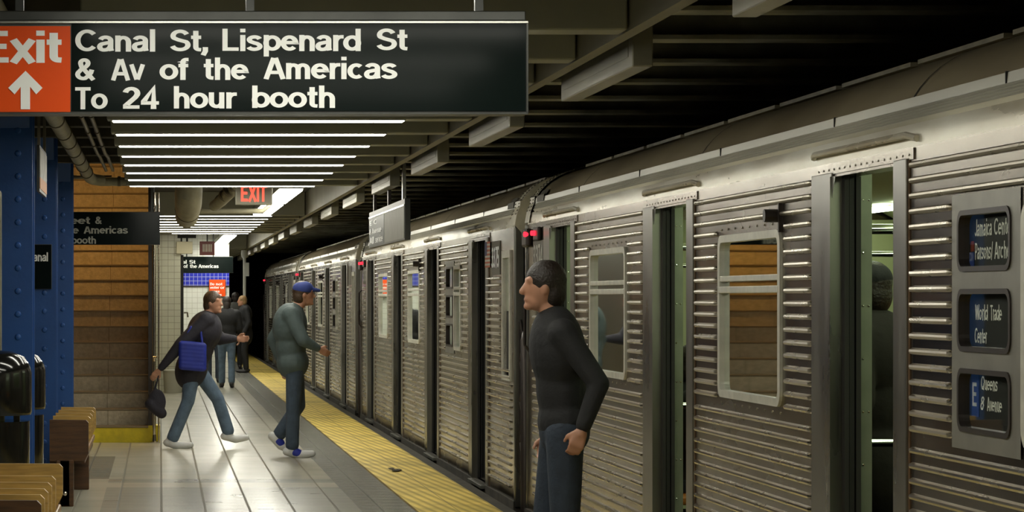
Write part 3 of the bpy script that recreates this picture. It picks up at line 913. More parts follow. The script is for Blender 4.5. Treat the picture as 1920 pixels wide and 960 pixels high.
    # red markers and their housing
    ml = MB(); ml.box(-.05, 0, 17.58, 17.86, 1.99, 2.13); mo = ml.build('marker_lamp', car, 'lampbox', bevel=.02)
    for s in (17.60, 17.18):
        q = MB(); q.tube([(-.03, s + .0, 2.085), (-.062, s - .01, 2.085)], .019, 12); q.build('lens', mo, 'red_lamp')
    ml2 = MB(); ml2.box(-.03, 0, 17.05, 17.32, 2.03, 2.13); ml2.build('lamp_base', mo, 'lampbox', bevel=.01)
    hd = MB(); hd.tube([(-.01, 17.66, 1.72), (-.05, 17.66, 1.68), (-.05, 17.66, 1.25), (-.01, 17.66, 1.20)], .012, 8)
    hd.build('grab_handle', car, 'lampbox')
    # plates
    pl = MB(); pl.box(-.006, 0, 1.05, 1.66, 1.80, 2.08); pl.build('number_plate', car, 'vent')
    pl = MB(); pl.box(-.006, 0, 16.88, 17.50, 1.80, 2.03); pl.build('number_plate', car, 'vent')
    # underframe
    u = MB(); u.box(.02, 2.98, .1, CL - .1, -.75, -.0); u.box(-.02, .05, 0.0, CL, -.10, -.0)
    u.build('underframe', car, 'under')
    return car


def car_text(car, number, mirror_blank=False):
    # looking at the side from the platform: text runs towards smaller s (from far to near)
    mp = lambda off: (lambda u, v, w: (-off - w, u, v))
    def put(items, name, key, off, sw=.185, parent=car):
        # items given with s decreasing: map u -> s = -u
        return words_mesh(items, lambda u, v, w: (-off - w, -u, v), name, parent, key, sw)
    put([(number, -1.62, -1.08, 1.855, .18)], 'car_number', 'white', .008)
    put([(number, -17.46, -16.94, 1.835, .17)], 'car_number', 'dimwhite', .006)
    fg = MB()
    s1, s0, z1, z0 = 2.075, 1.68, 2.085, 1.865
    for i in range(13):
        fg.use('stripe_red' if i % 2 == 0 else 'dimwhite')
        za = z1 - (z1 - z0) * i / 13; zb = z1 - (z1 - z0) * (i + 1) / 13
        fg.poly([(-.017, s1, za), (-.017, s0, za), (-.017, s0, zb), (-.017, s1, zb)])
    fg.use('canton_blue'); zc = z1 - (z1 - z0) * 7 / 13
    fg.poly([(-.019, s1, z1), (-.019, s1 - .17, z1), (-.019, s1 - .17, zc), (-.019, s1, zc)])
    fg.build('flag_decal', car)


M['rust'] = mat('rusty_seam', (.13, .07, .03), .7)
M['plate'] = mat('brushed_sign_plate', (.36, .35, .30), .42, .7, var=.2, vscale=5)
M['stripe_red'] = mat('decal_red', (.42, .09, .03), .5)
M['canton_blue'] = mat('decal_blue', (.06, .06, .14), .5)

proto = make_car()
# route sign windows: rollsigns behind the three panes
def route_sign(car):
    for (z0, z1) in ((1.706, 1.896), (1.428, 1.622), (1.148, 1.346)):
        fr = MB(); ring(fr, rrect(4.995, 5.645, z0 - .012, z1 + .012, .05), rrect(5.015, 5.625, z0 + .006, z1 - .006, .04), -.010, .04)
        f = fr.build('sign_frame', car, 'lampbox')
        g = MB(); g.poly([(.01, 5.0, z0), (.01, 5.64, z0), (.01, 5.64, z1), (.01, 5.0, z1)]); g.build('sign_pane', f, 'clear')
        r = MB(); r.box(.030, .045, 4.98, 5.66, z0 - .01, z1 + .01); r.build('sign_roll', f, 'rollblack')
route_sign(proto)
cars = [proto]
for _ in range(3): cars.append(copy_tree(proto))
A0s = [4.77, 23.4, 42.4, 61.2]
labs = ['stainless steel subway car nearest the camera, fluted sides, number 3374 at its far end',
        'second subway car, number 3375 with a flag decal beside its cab window',
        'third subway car, half hidden behind the man in the grey jacket',
        'last subway car in the distance with a red marker light at its far end']
nums = ['3374', '3375', '3573', '3571']
for c_, y, l, nn in zip(cars, A0s, labs, nums):
    c_.location = (XT0, y, 0); tag(c_, l, 'train car')
    if nn in ('3374', '3375'): car_text(c_, nn)
carA = cars[0]


def roll_text(car):
    f = lambda items, key, name, sw=.15: words_mesh(items, lambda u, v, w: (.0295 - w, -u, v), name, car, key, sw, lift=.001)
    f([('Jamaica', -5.55, -5.34, 1.815, .06), ('Cente', -5.31, -5.12, 1.815, .06),
       ('Parsons/', -5.55, -5.33, 1.735, .06), ('Arche', -5.31, -5.12, 1.735, .06)], 'rollwhite', 'destination_text')
    f([('World', -5.55, -5.39, 1.525, .055), ('Trade', -5.36, -5.22, 1.525, .055), ('Center', -5.55, -5.40, 1.445, .055)], 'rollwhite', 'destination_text')
    f([('Queens', -5.47, -5.27, 1.285, .05), ('8', -5.47, -5.43, 1.215, .05), ('Avenue', -5.40, -5.22, 1.215, .05)], 'rollwhite', 'destination_text')
    b = MB(); b.box(.027, .0295, 5.50, 5.59, 1.19, 1.335); b.build('route_panel', car, 'rollblue')
    b = MB(); b.box(.027, .0295, 5.56, 5.60, 1.765, 1.80); b.build('route_mark', car, 'rollred')
    b = MB(); b.box(.027, .0295, 5.56, 5.62, 1.71, 1.762); b.build('route_mark', car, 'rollblue')
    words_mesh([('E', -5.575, -5.52, 1.225, .085)], lambda u, v, w: (.0265 - w, -u, v), 'route_letter', car, 'white', .19, lift=.0005)


roll_text(carA)


def interior(car):
    fl_ = MB(); fl_.box(.09, 2.95, .1, CL - .1, -.005, .0); fl_.build('car_floor', car, 'intfloor')
    cl = MB(); cl.extrude_yz([(.09, 2.12), (.35, 2.28), (2.65, 2.28), (2.95, 2.12)], .1, CL - .1); cl.build('car_ceiling', car, 'intwall')
    wl = MB()
    wl.poly([(2.94, .1, 0), (2.94, CL - .1, 0), (2.94, CL - .1, 2.12), (2.94, .1, 2.12)])
    wl.poly([(.1, CL - .12, 0), (2.94, CL - .12, 0), (2.94, CL - .12, 2.2), (.1, CL - .12, 2.2)])
    wl.build('car_lining', car, 'intwall')
    for s in [1.5 + 1.49 * i for i in range(11)]:
        a = MB(); a.box(.52, .66, s, s + 1.2, 2.235, 2.262); a.build('car_lamp', car, 'carlamp')
        a = MB(); a.box(2.34, 2.48, s, s + 1.2, 2.235, 2.262); a.build('car_lamp', car, 'carlamp')
    # poles and bars by each door
    for i, (d0, d1) in enumerate(doors):
        for s in (d1 + .10, d0 - .10):
            p = MB(); p.tube([(.42, s, .0), (.42, s, 2.27)], .019, 12); p.build('grab_pole', car, 'chrome', smooth=True)
        p = MB(); p.tube([(.15, d1 + .45, 1.90), (.50, d1 + .45, 1.90), (.8, d1 + .45, 1.9), (.86, d1 + .45, 1.88), (.9, d1 + .45, 1.82)], .022, 12)
        p.build('grab_bar', car, 'chrome', smooth=True)
        p = MB(); p.tube([(.12, d1 + .3, .985), (.62, d1 + .3, .985)], .017, 12); p.build('seat_rail', car, 'chrome', smooth=True)
        p = MB(); p.tube([(.12, d1 + .3, 1.79), (.62, d1 + .3, 1.79)], .012, 12); p.build('seat_rail', car, 'chrome', smooth=True)
    st = MB(); st.box(.12, .55, 12.45, 15.1, .40, .46); st.box(.12, .18, 12.45, 15.1, .46, .85); st.build('bench_seat', car, 'posterorange', bevel=.02)
    for (a, b) in ((3.6, 6.2), (8.0, 10.7), (12.5, 15.1)):
        st = MB(); st.box(2.45, 2.9, a, b, .40, .47); st.box(2.82, 2.9, a, b, .47, .9); st.build('bench_seat', car, 'posterorange', bevel=.02)
    ad = MB(); ad.box(2.925, 2.935, 11.7, 12.4, 1.2, 1.9); ad.build('advert_panel', car, 'adred')
    ad = MB(); ad.box(.62, 1.25, 12.05, 12.07, 1.05, 1.72); ad.build('advert_panel', car, 'adred')
    words_mesh([('may', .72, .92, 1.60, .055), ('nation', .72, 1.0, 1.52, .055), ('nation', .72, 1.02, 1.44, .055)],
               lambda u, v, w: (u, 12.048 - w, v), 'advert_text', car, 'dimwhite', .17)


interior(carA)

# ================================================================ SIGNS
SY = 10.0


def P(px, py, Y): return at(px, py, Y)


def main_sign():
    k = SY / F
    X = lambda px: (px - 300) * k
    Zz = lambda py: EYE + (560 - py) * k
    e = empty('platform_sign', (0, SY, 0), 'large hanging black sign reading Canal St, Lispenard St with a red Exit panel', 'sign')
    lx, rx = X(-42), X(990)
    b = MB(); b.box(lx, rx, .004, .13, Zz(214), Zz(38)); b.build('housing', e, 'signframe', bevel=.003)
    f = MB(); f.box(X(134), rx - .008, -.002, .006, Zz(208), Zz(44)); f.build('black_panel', e, 'signblack')
    f = MB(); f.box(lx + .008, X(132), -.002, .006, Zz(210), Zz(49)); rp = f.build('red_panel', e, 'signred'); rp['label'] = 'red Exit panel'
    f = MB(); f.box(lx, rx, -.008, .006, Zz(44), Zz(39.5)); f.build('top_edge', e, 'signedge', bevel=.001)
    f = MB(); f.box(lx, rx, -.008, .006, Zz(214.5), Zz(211)); f.box(rx - .006, rx, -.008, .006, Zz(212), Zz(44)); f.build('bottom_edge', e, 'signframe')
    f = MB(); f.box(lx, rx - .005, .02, .13, Zz(38), Zz(19)); f.build('top_channel', e, 'signframe', bevel=.004)
    for px in (35, 470, 902):
        h = MB(); h.box(X(px) - .014, X(px) + .014, .06, .09, Zz(19), BZ + .3); h.build('hanger', e, 'signframe')
    kk = 42 * k
    W = [('Canal', 141, 291, 97), ('St,', 319, 390, 97), ('Lispenard', 417, 677, 96), ('St', 706, 764, 95),
         ('&', 141, 179, 151), ('Av', 208, 272, 151), ('of', 299, 354, 150), ('the', 382, 467, 150), ('Americas', 494, 745, 148.5),
         ('To', 141, 202, 205), ('24', 230, 298, 204.5), ('hour', 326, 444, 203.5), ('booth', 472, 628, 202.5)]
    words_mesh([(t, X(a), X(b_), Zz(y), kk) for (t, a, b_, y) in W], lambda u, v, w: (u, -.0025 - w, v), 'lettering', e, 'white', .19, lift=.001)
    words_mesh([('Exit', X(-31), X(116), Zz(118), 60.5 * k)], lambda u, v, w: (u, -.0025 - w, v), 'exit_lettering', e, 'white', .205, lift=.001)
    a = MB()
    pts = lambda L, y_=-.0045: [(X(px), y_, Zz(py)) for (px, py) in L]
    a.poly(pts([(39, 150), (56.5, 150), (56.5, 205), (39, 205)]))
    a.poly(pts([(48, 133), (48, 152), (27.5, 177), (15.5, 165)], -.0052)); a.poly(pts([(48, 133), (80, 165), (68, 177), (48, 152)], -.0058))
    a.build('arrow', e, 'white')


main_sign()


def small_sign(name, Y, x0, x1, y0, y1, label, words, key='signblack', tkey='dimwhite', topbar=True, posts=(), depth=.1, sw=.19):
    k = Y / F
    X = lambda px: (px - 300) * k
    Zz = lambda py: EYE + (560 - py) * k
    e = empty(name, (0, Y, 0), label, 'sign')
    b = MB(); b.box(X(x0), X(x1), 0.004, depth, Zz(y1), Zz(y0)); b.build('housing', e, 'signframe', bevel=.003)
    f = MB(); f.box(X(x0) + .004, X(x1) - .004, -.003, .004, Zz(y1) + .004, Zz(y0) - .005); f.build('panel', e, key)
    if words: words_mesh([(t, X(a), X(b_), Zz(y), c * k) for (t, a, b_, y, c) in words], lambda u, v, w: (u, -.0035 - w, v), 'lettering', e, tkey, sw, lift=.001)
    for (px, ztop) in posts:
        h = MB(); h.box(X(px) - .012, X(px) + .012, .03, .055, Zz(y0), ztop); h.build('hanger', e, 'signframe')
    return e


small_sign('platform_sign', 31.0, 62, 300, 397, 459, 'dark black hanging sign in front of the tan stairs, ending Americas and booth',
           [('Lispenard', -60, 62, 418, 14), ('Street', 97, 169, 420, 14), ('&', 178.5, 191, 420, 14), ('Av', 66, 84, 438, 14), ('of', 90, 106, 438, 14), ('the', 118, 148, 438, 14), ('Americas', 157, 240, 438, 14), ('booth', 134, 180, 457, 14)][1:],
           posts=((120, 3.0), (285, 3.0)))
small_sign('platform_sign', 55.0, 285, 437, 481, 512, 'small far black sign reading Canal St above the blue tile band',
           [('Canal', 323, 350, 494.5, 7), ('St', 355, 366.5, 494.5, 7), ('&', 322, 328, 502.5, 7), ('Av', 332, 342, 502.5, 7), ('of', 344, 352, 502.5, 7), ('the', 356, 369.5, 502.5, 7), ('Americas', 372, 410, 502.5, 7)],
           tkey='white', posts=((400, 3.0), (350, 3.0)))
small_sign('wall_sign', 59.86, 392, 423, 524, 556, 'small red sign reading Do not enter or cross tracks',
           [('Do', 394, 402, 535, 5), ('not', 405, 417, 535, 5), ('enter', 394, 411, 541.5, 5), ('or', 413, 421, 541.5, 5), ('cross', 394, 412, 548.5, 5), ('tracks', 394, 416, 554.8, 5)],
           key='signred', tkey='white', depth=.13)
small_sign('column_sign', 24.57, 40, 97, 458, 542, 'small black Canal sign on the middle blue column',
           [('Canal', 52, 90, 490, 17)], tkey='white', depth=.025)

# EXIT box
def exit_box():
    Y = 29.75; k = Y / F
    X = lambda px: (px - 300) * k
    Zz = lambda py: EYE + (560 - py) * k
    e = empty('exit_sign', (0, Y, 0), 'grey box with glowing red EXIT letters under the last near beam', 'sign')
    b = MB(); b.box(X(441), X(511), .004, .12, Zz(384), Zz(340)); b.build('housing', e, 'boxsteel', bevel=.006)
    f = MB(); f.box(X(444), X(508), -.003, .004, Zz(381), Zz(343)); f.build('face', e, 'sigface')
    words_mesh([('EXIT', X(452), X(500), Zz(378), 31 * k)], lambda u, v, w: (u, -.0035 - w, v), 'lettering', e, 'exitred', .19, lift=.001)
    h = MB(); h.box(X(474), X(478), .04, .06, Zz(340), 3.03); h.build('hanger', e, 'signframe')


M['sigface'] = mat('exit_box_face', (.30, .27, .20), .5)
M['exitred'] = mat('exit_red_glow', (.6, .02, .01), .4, emit=(1, .06, .03), es=2.2)
exit_box()

# sign parallel to the track, hung under the boxes
def track_sign():
    e = empty('hanging_track_sign', (2.12, 25.7, 0), 'grey hanging sign edge-on over the platform edge above the second car', 'sign')
    b = MB(); b.box(0, .05, 0, 4.35, 2.11, 2.47); b.build('housing', e, 'signframe', bevel=.004)
    g = MB(); g.box(-.004, 0, .03, 2.3, 2.125, 2.40); g.build('blank_panel', e, 'signframe2')
    g = MB(); g.box(-.004, 0, 2.34, 4.32, 2.125, 2.40); g.build('text_panel', e, 'signdim')
    g = MB(); g.box(-.008, 0, 0, 4.35, 2.405, 2.42); g.build('top_edge', e, 'signedge')
    words_mesh([('All', -4.2, -3.6, 2.145, .07), ('service', -3.4, -2.45, 2.145, .07), ('8 Avenue', -4.2, -2.6, 2.24, .06), ('E C', -4.2, -3.2, 2.33, .05)],
               lambda u, v, w: (-.0055 - w, -u, v), 'lettering', e, 'white', .18)
    for (y, kx) in ((.35, 'signedge'), (2.0, 'lampbox'), (3.85, 'lampbox')):
        h = MB(); h.box(.01, .04, y, y + .08, 2.47, 2.94); h.build('hanger', e, kx)


M['signframe2'] = mat('sign_blank_grey', (.20, .195, .15), .5, var=.2, vscale=8)
M['signdim'] = mat('sign_text_grey', (.035, .04, .03), .4, var=.3, vscale=14)
track_sign()

# ================================================================ COLUMNS
def column(Y, label):
    e = empty('steel_column', (-1.03, Y, 0), label, 'column', 'blue riveted columns along the platform')
    h = MB().use('blue')
    h.box(-.17, .17, 0, .02, 0, 3.03); h.box(-.17, .17, .33, .35, 0, 3.03); h.box(-.012, .012, .02, .33, 0, 3.03)
    h.box(-.11, -.012, .02, .035, 0, 3.03); h.box(.012, .11, .02, .035, 0, 3.03)
    h.build('shaft', e)
    r = MB().use('blue')
    z = .1
    i = 0
    while z < 3.0:
        for x in (-.10, .072): r.dome((x, 0, z), .023, (0, -1, 0), 8)
        z += .155; i += 1
    r.build('rivets', e, smooth=True)
    p = MB().use('blue'); p.box(-.2, .2, -.03, .38, 0, .02); p.build('base_plate', e)
    b = MB().use('blue'); b.extrude_x([(-.005, 2.75), (-.005, 3.03), (-.12, 3.03)], -.15, .15); b.build('bracket', e)


column(20.0, 'dark blue riveted steel column nearest the camera, behind the black bins')
column(24.6, 'dark blue riveted steel column carrying the small black Canal sign')
column(29.2, 'dark blue riveted steel column beside the tan stairs')

e = empty('notice_board', (-.85, 20.45, 0), 'orange and white notice hung edge-on high beside the nearest blue column', 'notice')
b = MB(); b.box(-.0, .02, 0, 1.25, 2.34, 2.66); b.build('frame', e, 'signframe')
b = MB(); b.box(.02, .024, .03, 1.22, 2.44, 2.64); b.build('poster', e, 'poster')
b = MB(); b.box(.02, .024, .03, 1.22, 2.36, 2.44); b.build('orange_band', e, 'posterorange')
b = MB(); b.box(0, .02, .1, .13, 2.66, 3.03); b.box(0, .02, 1.1, 1.13, 2.66, 3.03); b.build('hanger', e, 'conduit')

e = empty('poster_case', (-1.42, 19.62, 0), 'grey steel poster case cut by the picture edge beside the near blue column', 'poster case')
b = MB(); b.box(-.4, .37, 0, .10, .1, 2.32); b.build('frame', e, 'boxsteel', bevel=.02)
b = MB(); b.box(-.34, .31, -.004, 0, .6, 2.02); b.build('poster', e, 'poster')
b = MB(); b.box(-.35, -.29, .02, .08, 0, .1); b.box(.26, .32, .02, .08, 0, .1); b.build('foot', e, 'boxsteel')


# ================================================================ PIPES
def pipe(name, pts, r, key, label, straps=(), cat='pipe', seg=16):
    e = empty(name, pts[0], label, cat)
    o = Vector(pts[0])
    m = MB(); m.tube([Vector(p) - o for p in pts], r, seg); m.build('pipe_run', e, key, smooth=True)
    if straps:
        st = MB()
        for (p, d) in straps:
            p = Vector(p) - o; d = Vector(d)
            st.tube([p - d * .015, p + d * .015], r + .008, seg)
        st.build('straps', e, 'band', smooth=True)
    return e


px_, pz_ = -.715, 2.83
pipe('ceiling_pipe', [(px_, 12, pz_), (px_, 30.15, pz_), (px_ + .03, 30.32, pz_ - .01), (px_ + .12, 30.4, pz_ - .02)], .058, 'pipe', 'thick cream pipe running back along the ceiling beside the blue columns',
     [((px_, y, pz_), (0, 1, 0)) for y in (20.3, 21.9, 23.2, 24.6, 26.0, 27.4, 28.8)])
pipe('ceiling_pipe', [(px_ + .12, 30.42, pz_ - .03), (.7, 30.42, 2.80), (.78, 30.5, 2.80), (.80, 31.4, 2.80)], .045, 'pipe', 'cream pipe running across the platform above the tan stairs',
     [((x, 30.42, 2.805), (1, 0, 0)) for x in (-.42, -.25, .2, .62)])
pipe('ceiling_pipe', [(-1.6, 30.75, 2.86), (-.5, 30.75, 2.86)], .02, 'conduit', 'thin grey pipe meeting the elbow of the thick cream pipe')
for i, (x, l) in enumerate(((-.56, 'thin conduit beside the thick cream ceiling pipe, nearer the pipe'), (-.49, 'thin conduit beside the thick cream ceiling pipe, nearer the beams'))):
    pipe('ceiling_conduit', [(x, 14, 2.90), (x, 26.6, 2.90), (x + .02, 26.8, 2.88), (x + .02, 29.6, 2.88)], .016, 'conduit', l, [((x, y, 2.90), (0, 1, 0)) for y in (19, 21, 23, 25)])
e = empty('ventilation_duct', (.30, 31.0, 0), 'fat cream lagged duct dipping down behind the cross pipe', 'duct')
b = MB(); b.tube([(0, 0, 3.02), (0, .05, 2.72), (0, .35, 2.60), (0, .9, 2.56), (0, 2.2, 2.52)], [.145, .145, .142, .135, .13], 20); b.build('duct_run', e, 'pipe', smooth=True)
b = MB(); b.tube([(0, .02, 2.80), (0, .022, 2.78)], .152, 20); b.tube([(0, .9, 2.56), (0, .93, 2.56)], .142, 20); b.build('strap', e, 'band')
pipe('ceiling_pipe', [(.82, 31.5, 2.86), (.80, 31.9, 2.78), (.66, 32.3, 2.66), (.60, 32.6, 2.62)], .062, 'pipe', 'ribbed cream elbow pipe left of the EXIT box',
     [((.82 - .03 * i * 1.3, 31.55 + .2 * i, 2.85 - .045 * i), (-.4, .75, -.5)) for i in range(5)])
pipe('ceiling_pipe', [(.45, 33.2, 2.58), (1.15, 33.2, 2.58), (1.22, 33.2, 2.64), (1.22, 33.2, 3.02)], .03, 'pipe', 'thin cream pipe below the EXIT box with small valves')

# ================================================================ STAIRS
ST_Y = 33.0; RS = .183; TR = .28; NS = 22
SX0, SX1 = -2.2, -.13
e = empty('staircase', (0, ST_Y, 0), 'tan stone staircase rising away from the platform, yellow first riser', 'stairs')
for i in range(NS):
    m = MB().use('stairyellow' if i == 0 else 'stair')
    m.box(SX0, SX1, i * TR, (i + 1) * TR + .02, 0 if i == 0 else i * RS - .06, (i + 1) * RS - .018)
    m.build('step', e)
    if i > 0:
        j = MB().use('nosing')
        for x in (-1.62, -1.10, -.60): j.box(x + (.012 if i % 2 else 0), x + .006 + (.012 if i % 2 else 0), i * TR - .002, i * TR + .002, i * RS, (i + 1) * RS - .02)
        j.build('riser_joints', e)
    m = MB(); m.box(SX0, SX1, i * TR - .010, (i + 1) * TR, (i + 1) * RS - .02, (i + 1) * RS); m.build('tread', e, 'nosing', bevel=.004)
# cheek, yellow kick and rails to its right
cheek = MB().use('granite')
cheek.extrude_x([(0.0, 0), (0, .9), (0, 3.0), (.4, 3.4), (6.2, 6.2), (6.2, 4.0), (6.2, 0)], SX1, SX1 + .06)
cheek.build('cheek_wall', e)
m = MB(); m.box(SX1, SX1 + .13, -.01, .35, 0, .19); m.build('yellow_kick', e, 'stairyellow')
e = empty('stair_rail', (-.065, ST_Y - .06, 0), 'shiny vertical steel rail post beside the tan stairs', 'handrail')
m = MB(); m.tube([(0, 0, 0), (0, 0, 2.78)], .020, 14); m.build('post', e, 'polish', smooth=True)
m = MB(); m.tube([(.05, .05, 0), (.05, .05, 2.78)], .009, 10); m.build('rear_post', e, 'polish', smooth=True)
m = MB(); m.lathe(0, 0, [(.045, 0), (.045, .012), (.026, .02), (.022, .09)], 16); m.build('floor_flange', e, 'polish')
m = MB()
m.tube([(0, 0, .90), (.0, -.05, .95), (.03, -.06, .95)], .014, 8); m.build('bracket', e, 'polish')
for x0 in (SX0 - .15,):
    m = MB(); m.box(x0, x0 + .15, ST_Y, 41, 0, 6.5); struct(m.build('wall_stair_side', key='stair'))
m = MB(); m.box(SX1, SX1 + .06, 33.4, 41, 3.0, 6.5); struct(m.build('wall_stair_upper', key='stair'))
m = MB(); m.box(SX0 - .15, SX1 + .06, ST_Y + NS * TR + 1.6, ST_Y + NS * TR + 1.7, 3.5, 6.5); struct(m.build('wall_stair_head', key='stair'))
m = MB(); m.box(SX0 - .15, SX1 + .06, 30.6, 41, 6.5, 6.6); struct(m.build('ceiling_stairwell', key='concrete'))
m = MB(); m.box(SX0 - .15, SX1 + .06, 30.6, 30.7, 3.2, 6.5); struct(m.build('wall_stair_front', key='concrete'))
m = MB(); m.box(SX0 - .15, SX1 + .06, ST_Y + NS * TR, 41, 3.9, NS * RS); struct(m.build('floor_stair_landing', key='nosing'))
e = empty('stair_lamp', (-1.1, 34.5, 4.5), 'warm lamp high inside the stairwell', 'lamp')
m = MB(); m.box(-.6, .6, -.12, .12, .02, .08); m.build('housing', e, 'fixture')
m = MB(); m.box(-.58, .58, -.10, .10, -.02, .02); m.build('diffuser', e, 'warmtube')
m = MB(); m.box(-.02, .02, -.02, .02, .08, 2.0); m.build('hanger', e, 'conduit')

# ================================================================ FAR ROOMS
mb = MB(); mb.box(-.10, .355, 51.0, 51.2, 0, 3.02); struct(mb.build('wall_tiled_return', key='tilewhite'))
mb = MB(); mb.box(-5, -.10, 41.1, 51.2, 0, 3.02); struct(mb.build('wall_service_room', key='stair'))
mb = MB()
mb.use('tilebright'); mb.box(.36, 1.40, 60.0, 60.15, 0, 1.86); mb.use('tileblue'); mb.box(.36, 1.40, 60.0, 60.15, 1.86, 2.135)
mb.use('tilebright'); mb.box(.36, 1.40, 60.0, 60.15, 2.135, 3.02)
mb.use('tilebright'); mb.box(.36, .37, 51.2, 60.0, 0, 3.02)
struct(mb.build('wall_platform_end'))
mb = MB(); mb.box(.36, 1.40, 59.98, 60.0, 1.835, 1.862); struct(mb.build('trim_1', key='granite'))
e = empty('gate_frame', (.38, 51.0, 0), 'dark narrow gate post with a lever handle at the tiled wall corner', 'gate post')
m = MB(); m.box(-.02, .025, 0, .05, 0, 2.35); m.build('post', e, 'dark')
m = MB(); m.tube([(.03, -.01, 1.36), (.09, -.01, 1.36), (.10, -.01, 1.28)], .014, 8); m.build('lever', e, 'band')
e = empty('equipment_box', (.42, 50.9, 2.40), 'beige equipment box high at the tiled wall corner', 'box')
m = MB(); m.box(-.14, .14, 0, .14, -.03, .18); m.build('body', e, 'yellowbox', bevel=.01)
m = MB(); m.tube([(-.05, .07, .18), (-.05, .07, .62)], .012, 8); m.tube([(.05, .07, .18), (.05, .07, .62)], .012, 8); m.build('rod', e, 'dark')
m = MB(); m.box(-.12, .2, .02, .12, .24, .30); m.build('cap', e, 'dark')
e = empty('fire_alarm_box', (.815, 51.2, 2.35), 'dark red louvred box hanging left of the far ceiling light', 'alarm box')
m = MB(); m.box(-.13, .13, 0, .12, 0, .24); m.build('body', e, 'redbox', bevel=.008) if 'redbox' in M else None
M['redbox'] = mat('dark_red_enamel', (.16, .02, .012), .4)
m.build('body', e, 'redbox', bevel=.008)
m2 = MB()
for i in range(6): m2.box(-.075 + i * .028, -.063 + i * .028, -.006, 0, .06, .19)
m2.build('louvres', e, 'cream')
m = MB(); m.box(-.01, .01, .05, .07, .24, .68); m.build('hanger', e, 'dark')
e = empty('litter_bin', (.22, 50.3, 0), 'pale grey round waste bin in front of the white tiled wall', 'bin')
m = MB(); m.lathe(0, 0, [(.15, 0), (.165, .30), (.17, .36)], 24); m.build('drum', e, 'binpale', smooth=True) if 'binpale' in M else None
M['binpale'] = mat('pale_grey_enamel', (.42, .41, .32), .5)
m.build('drum', e, 'binpale', smooth=True)
m = MB(); m.lathe(0, 0, [(.178, .36), (.178, .385), (.10, .40)], 24); m.build('rim', e, 'binpale', smooth=True)
e = empty('camera_pole', (1.88, 66.0, 0), 'white pole with a camera housing at the platform edge beyond the far sign', 'pole')
m = MB(); m.tube([(0, 0, 0), (0, 0, 2.52)], .035, 12); m.build('pole', e, 'fixture', smooth=True)
m = MB(); m.lathe(0, 0, [(.07, 2.52), (.08, 2.6), (.07, 2.68)], 12); m.box(.0, .1, -.05, .05, 2.1, 2.4); m.build('camera', e, 'fixture')

# ================================================================ BINS AND BENCHES
def waste_bin(x, y, h, label):
    e = empty('waste_bin', (x, y, 0), label, 'bin')
    a = MB(); a.lathe(0, 0, [(.255, 0), (.262, .02), (.262, h - .46)], 40); a.build('drum', e, 'binblack', smooth=True)
    a = MB(); a.lathe(0, 0, [(.10, h - .46), (.10, h - .42)], 20); 
    for t in (30, 150, 270): a.box(.2 * math.cos(math.radians(t)) - .02, .2 * math.cos(math.radians(t)) + .02, .2 * math.sin(math.radians(t)) - .02, .2 * math.sin(math.radians(t)) + .02, h - .48, h - .40)
    a.build('neck', e, 'boxsteel')
    a = MB(); a.lathe(0, 0, [(.27, h - .42), (.275, h - .40), (.275, h - .15), (.262, h - .10), (.225, h - .045), (.15, h - .012), (.02, h)], 40); a.build('domed_lid', e, 'binblack', smooth=True)
    return e


waste_bin(-1.105, 19.2, 1.27, 'glossy black domed waste bin in front of the nearest blue column')
waste_bin(-1.085, 21.0, 1.24, 'glossy black domed waste bin just behind the nearest one')


def bench(y0, y1, divs, label, near_x=-.55, W0=-1.22):
    e = empty('bench', (0, y0, 0), label, 'bench')
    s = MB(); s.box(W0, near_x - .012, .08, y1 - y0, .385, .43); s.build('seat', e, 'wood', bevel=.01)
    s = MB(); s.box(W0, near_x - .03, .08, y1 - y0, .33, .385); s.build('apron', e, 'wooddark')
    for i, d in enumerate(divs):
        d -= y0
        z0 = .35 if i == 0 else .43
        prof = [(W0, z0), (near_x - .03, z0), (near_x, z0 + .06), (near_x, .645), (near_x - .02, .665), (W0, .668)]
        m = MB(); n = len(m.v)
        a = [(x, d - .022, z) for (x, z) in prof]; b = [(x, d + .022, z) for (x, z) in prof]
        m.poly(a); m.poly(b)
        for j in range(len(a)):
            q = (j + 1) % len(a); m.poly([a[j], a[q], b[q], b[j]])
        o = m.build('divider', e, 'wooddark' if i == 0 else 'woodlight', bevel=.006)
        if i == 0: o['label'] = 'dark end board'
    for (yy, xx) in ((y0 + .02, near_x - .17), (y1 - .75, near_x - .10)):
        l = MB(); l.box(xx - .055, xx + .055, yy - y0, yy - y0 + .10, 0, .36); l.build('leg', e, 'wooddark', bevel=.008)
        l = MB(); l.box(W0 + .05, W0 + .16, yy - y0, yy - y0 + .10, 0, .36); l.build('leg', e, 'wooddark', bevel=.008)
    b = MB(); b.dome((near_x - .18, .02, .10), .022, (0, -1, 0), 10); b.build('bolt', e, 'polish')


bench(22.8, 25.6, [22.85, 23.6, 24.2, 24.85, 25.5], 'brown wooden bench beside the black bins, its legs in view', W0=-.85)
bench(13.7, 16.9, [13.75, 14.15, 14.6, 15.1, 15.65, 16.8], 'oak bench cut off by the lower edge of the picture', -.55)

# litter on the yellow strip
m = MB()
random.seed(3)
for i in range(9):
    x = 2.20 + random.uniform(-.05, .05); y = 27.5 + random.uniform(-.25, .25); r = random.uniform(.02, .045)
    pts = [(x + r * math.cos(t) * random.uniform(.6, 1.2), y + 3 * r * math.sin(t) * random.uniform(.6, 1.2), .012 + random.uniform(0, .012)) for t in [k * PI / 3 for k in range(6)]]
    m.poly(pts)
tag(m.build('leaf_litter', key='litter'), 'small patch of crushed dark leaf on the yellow strip', 'litter')


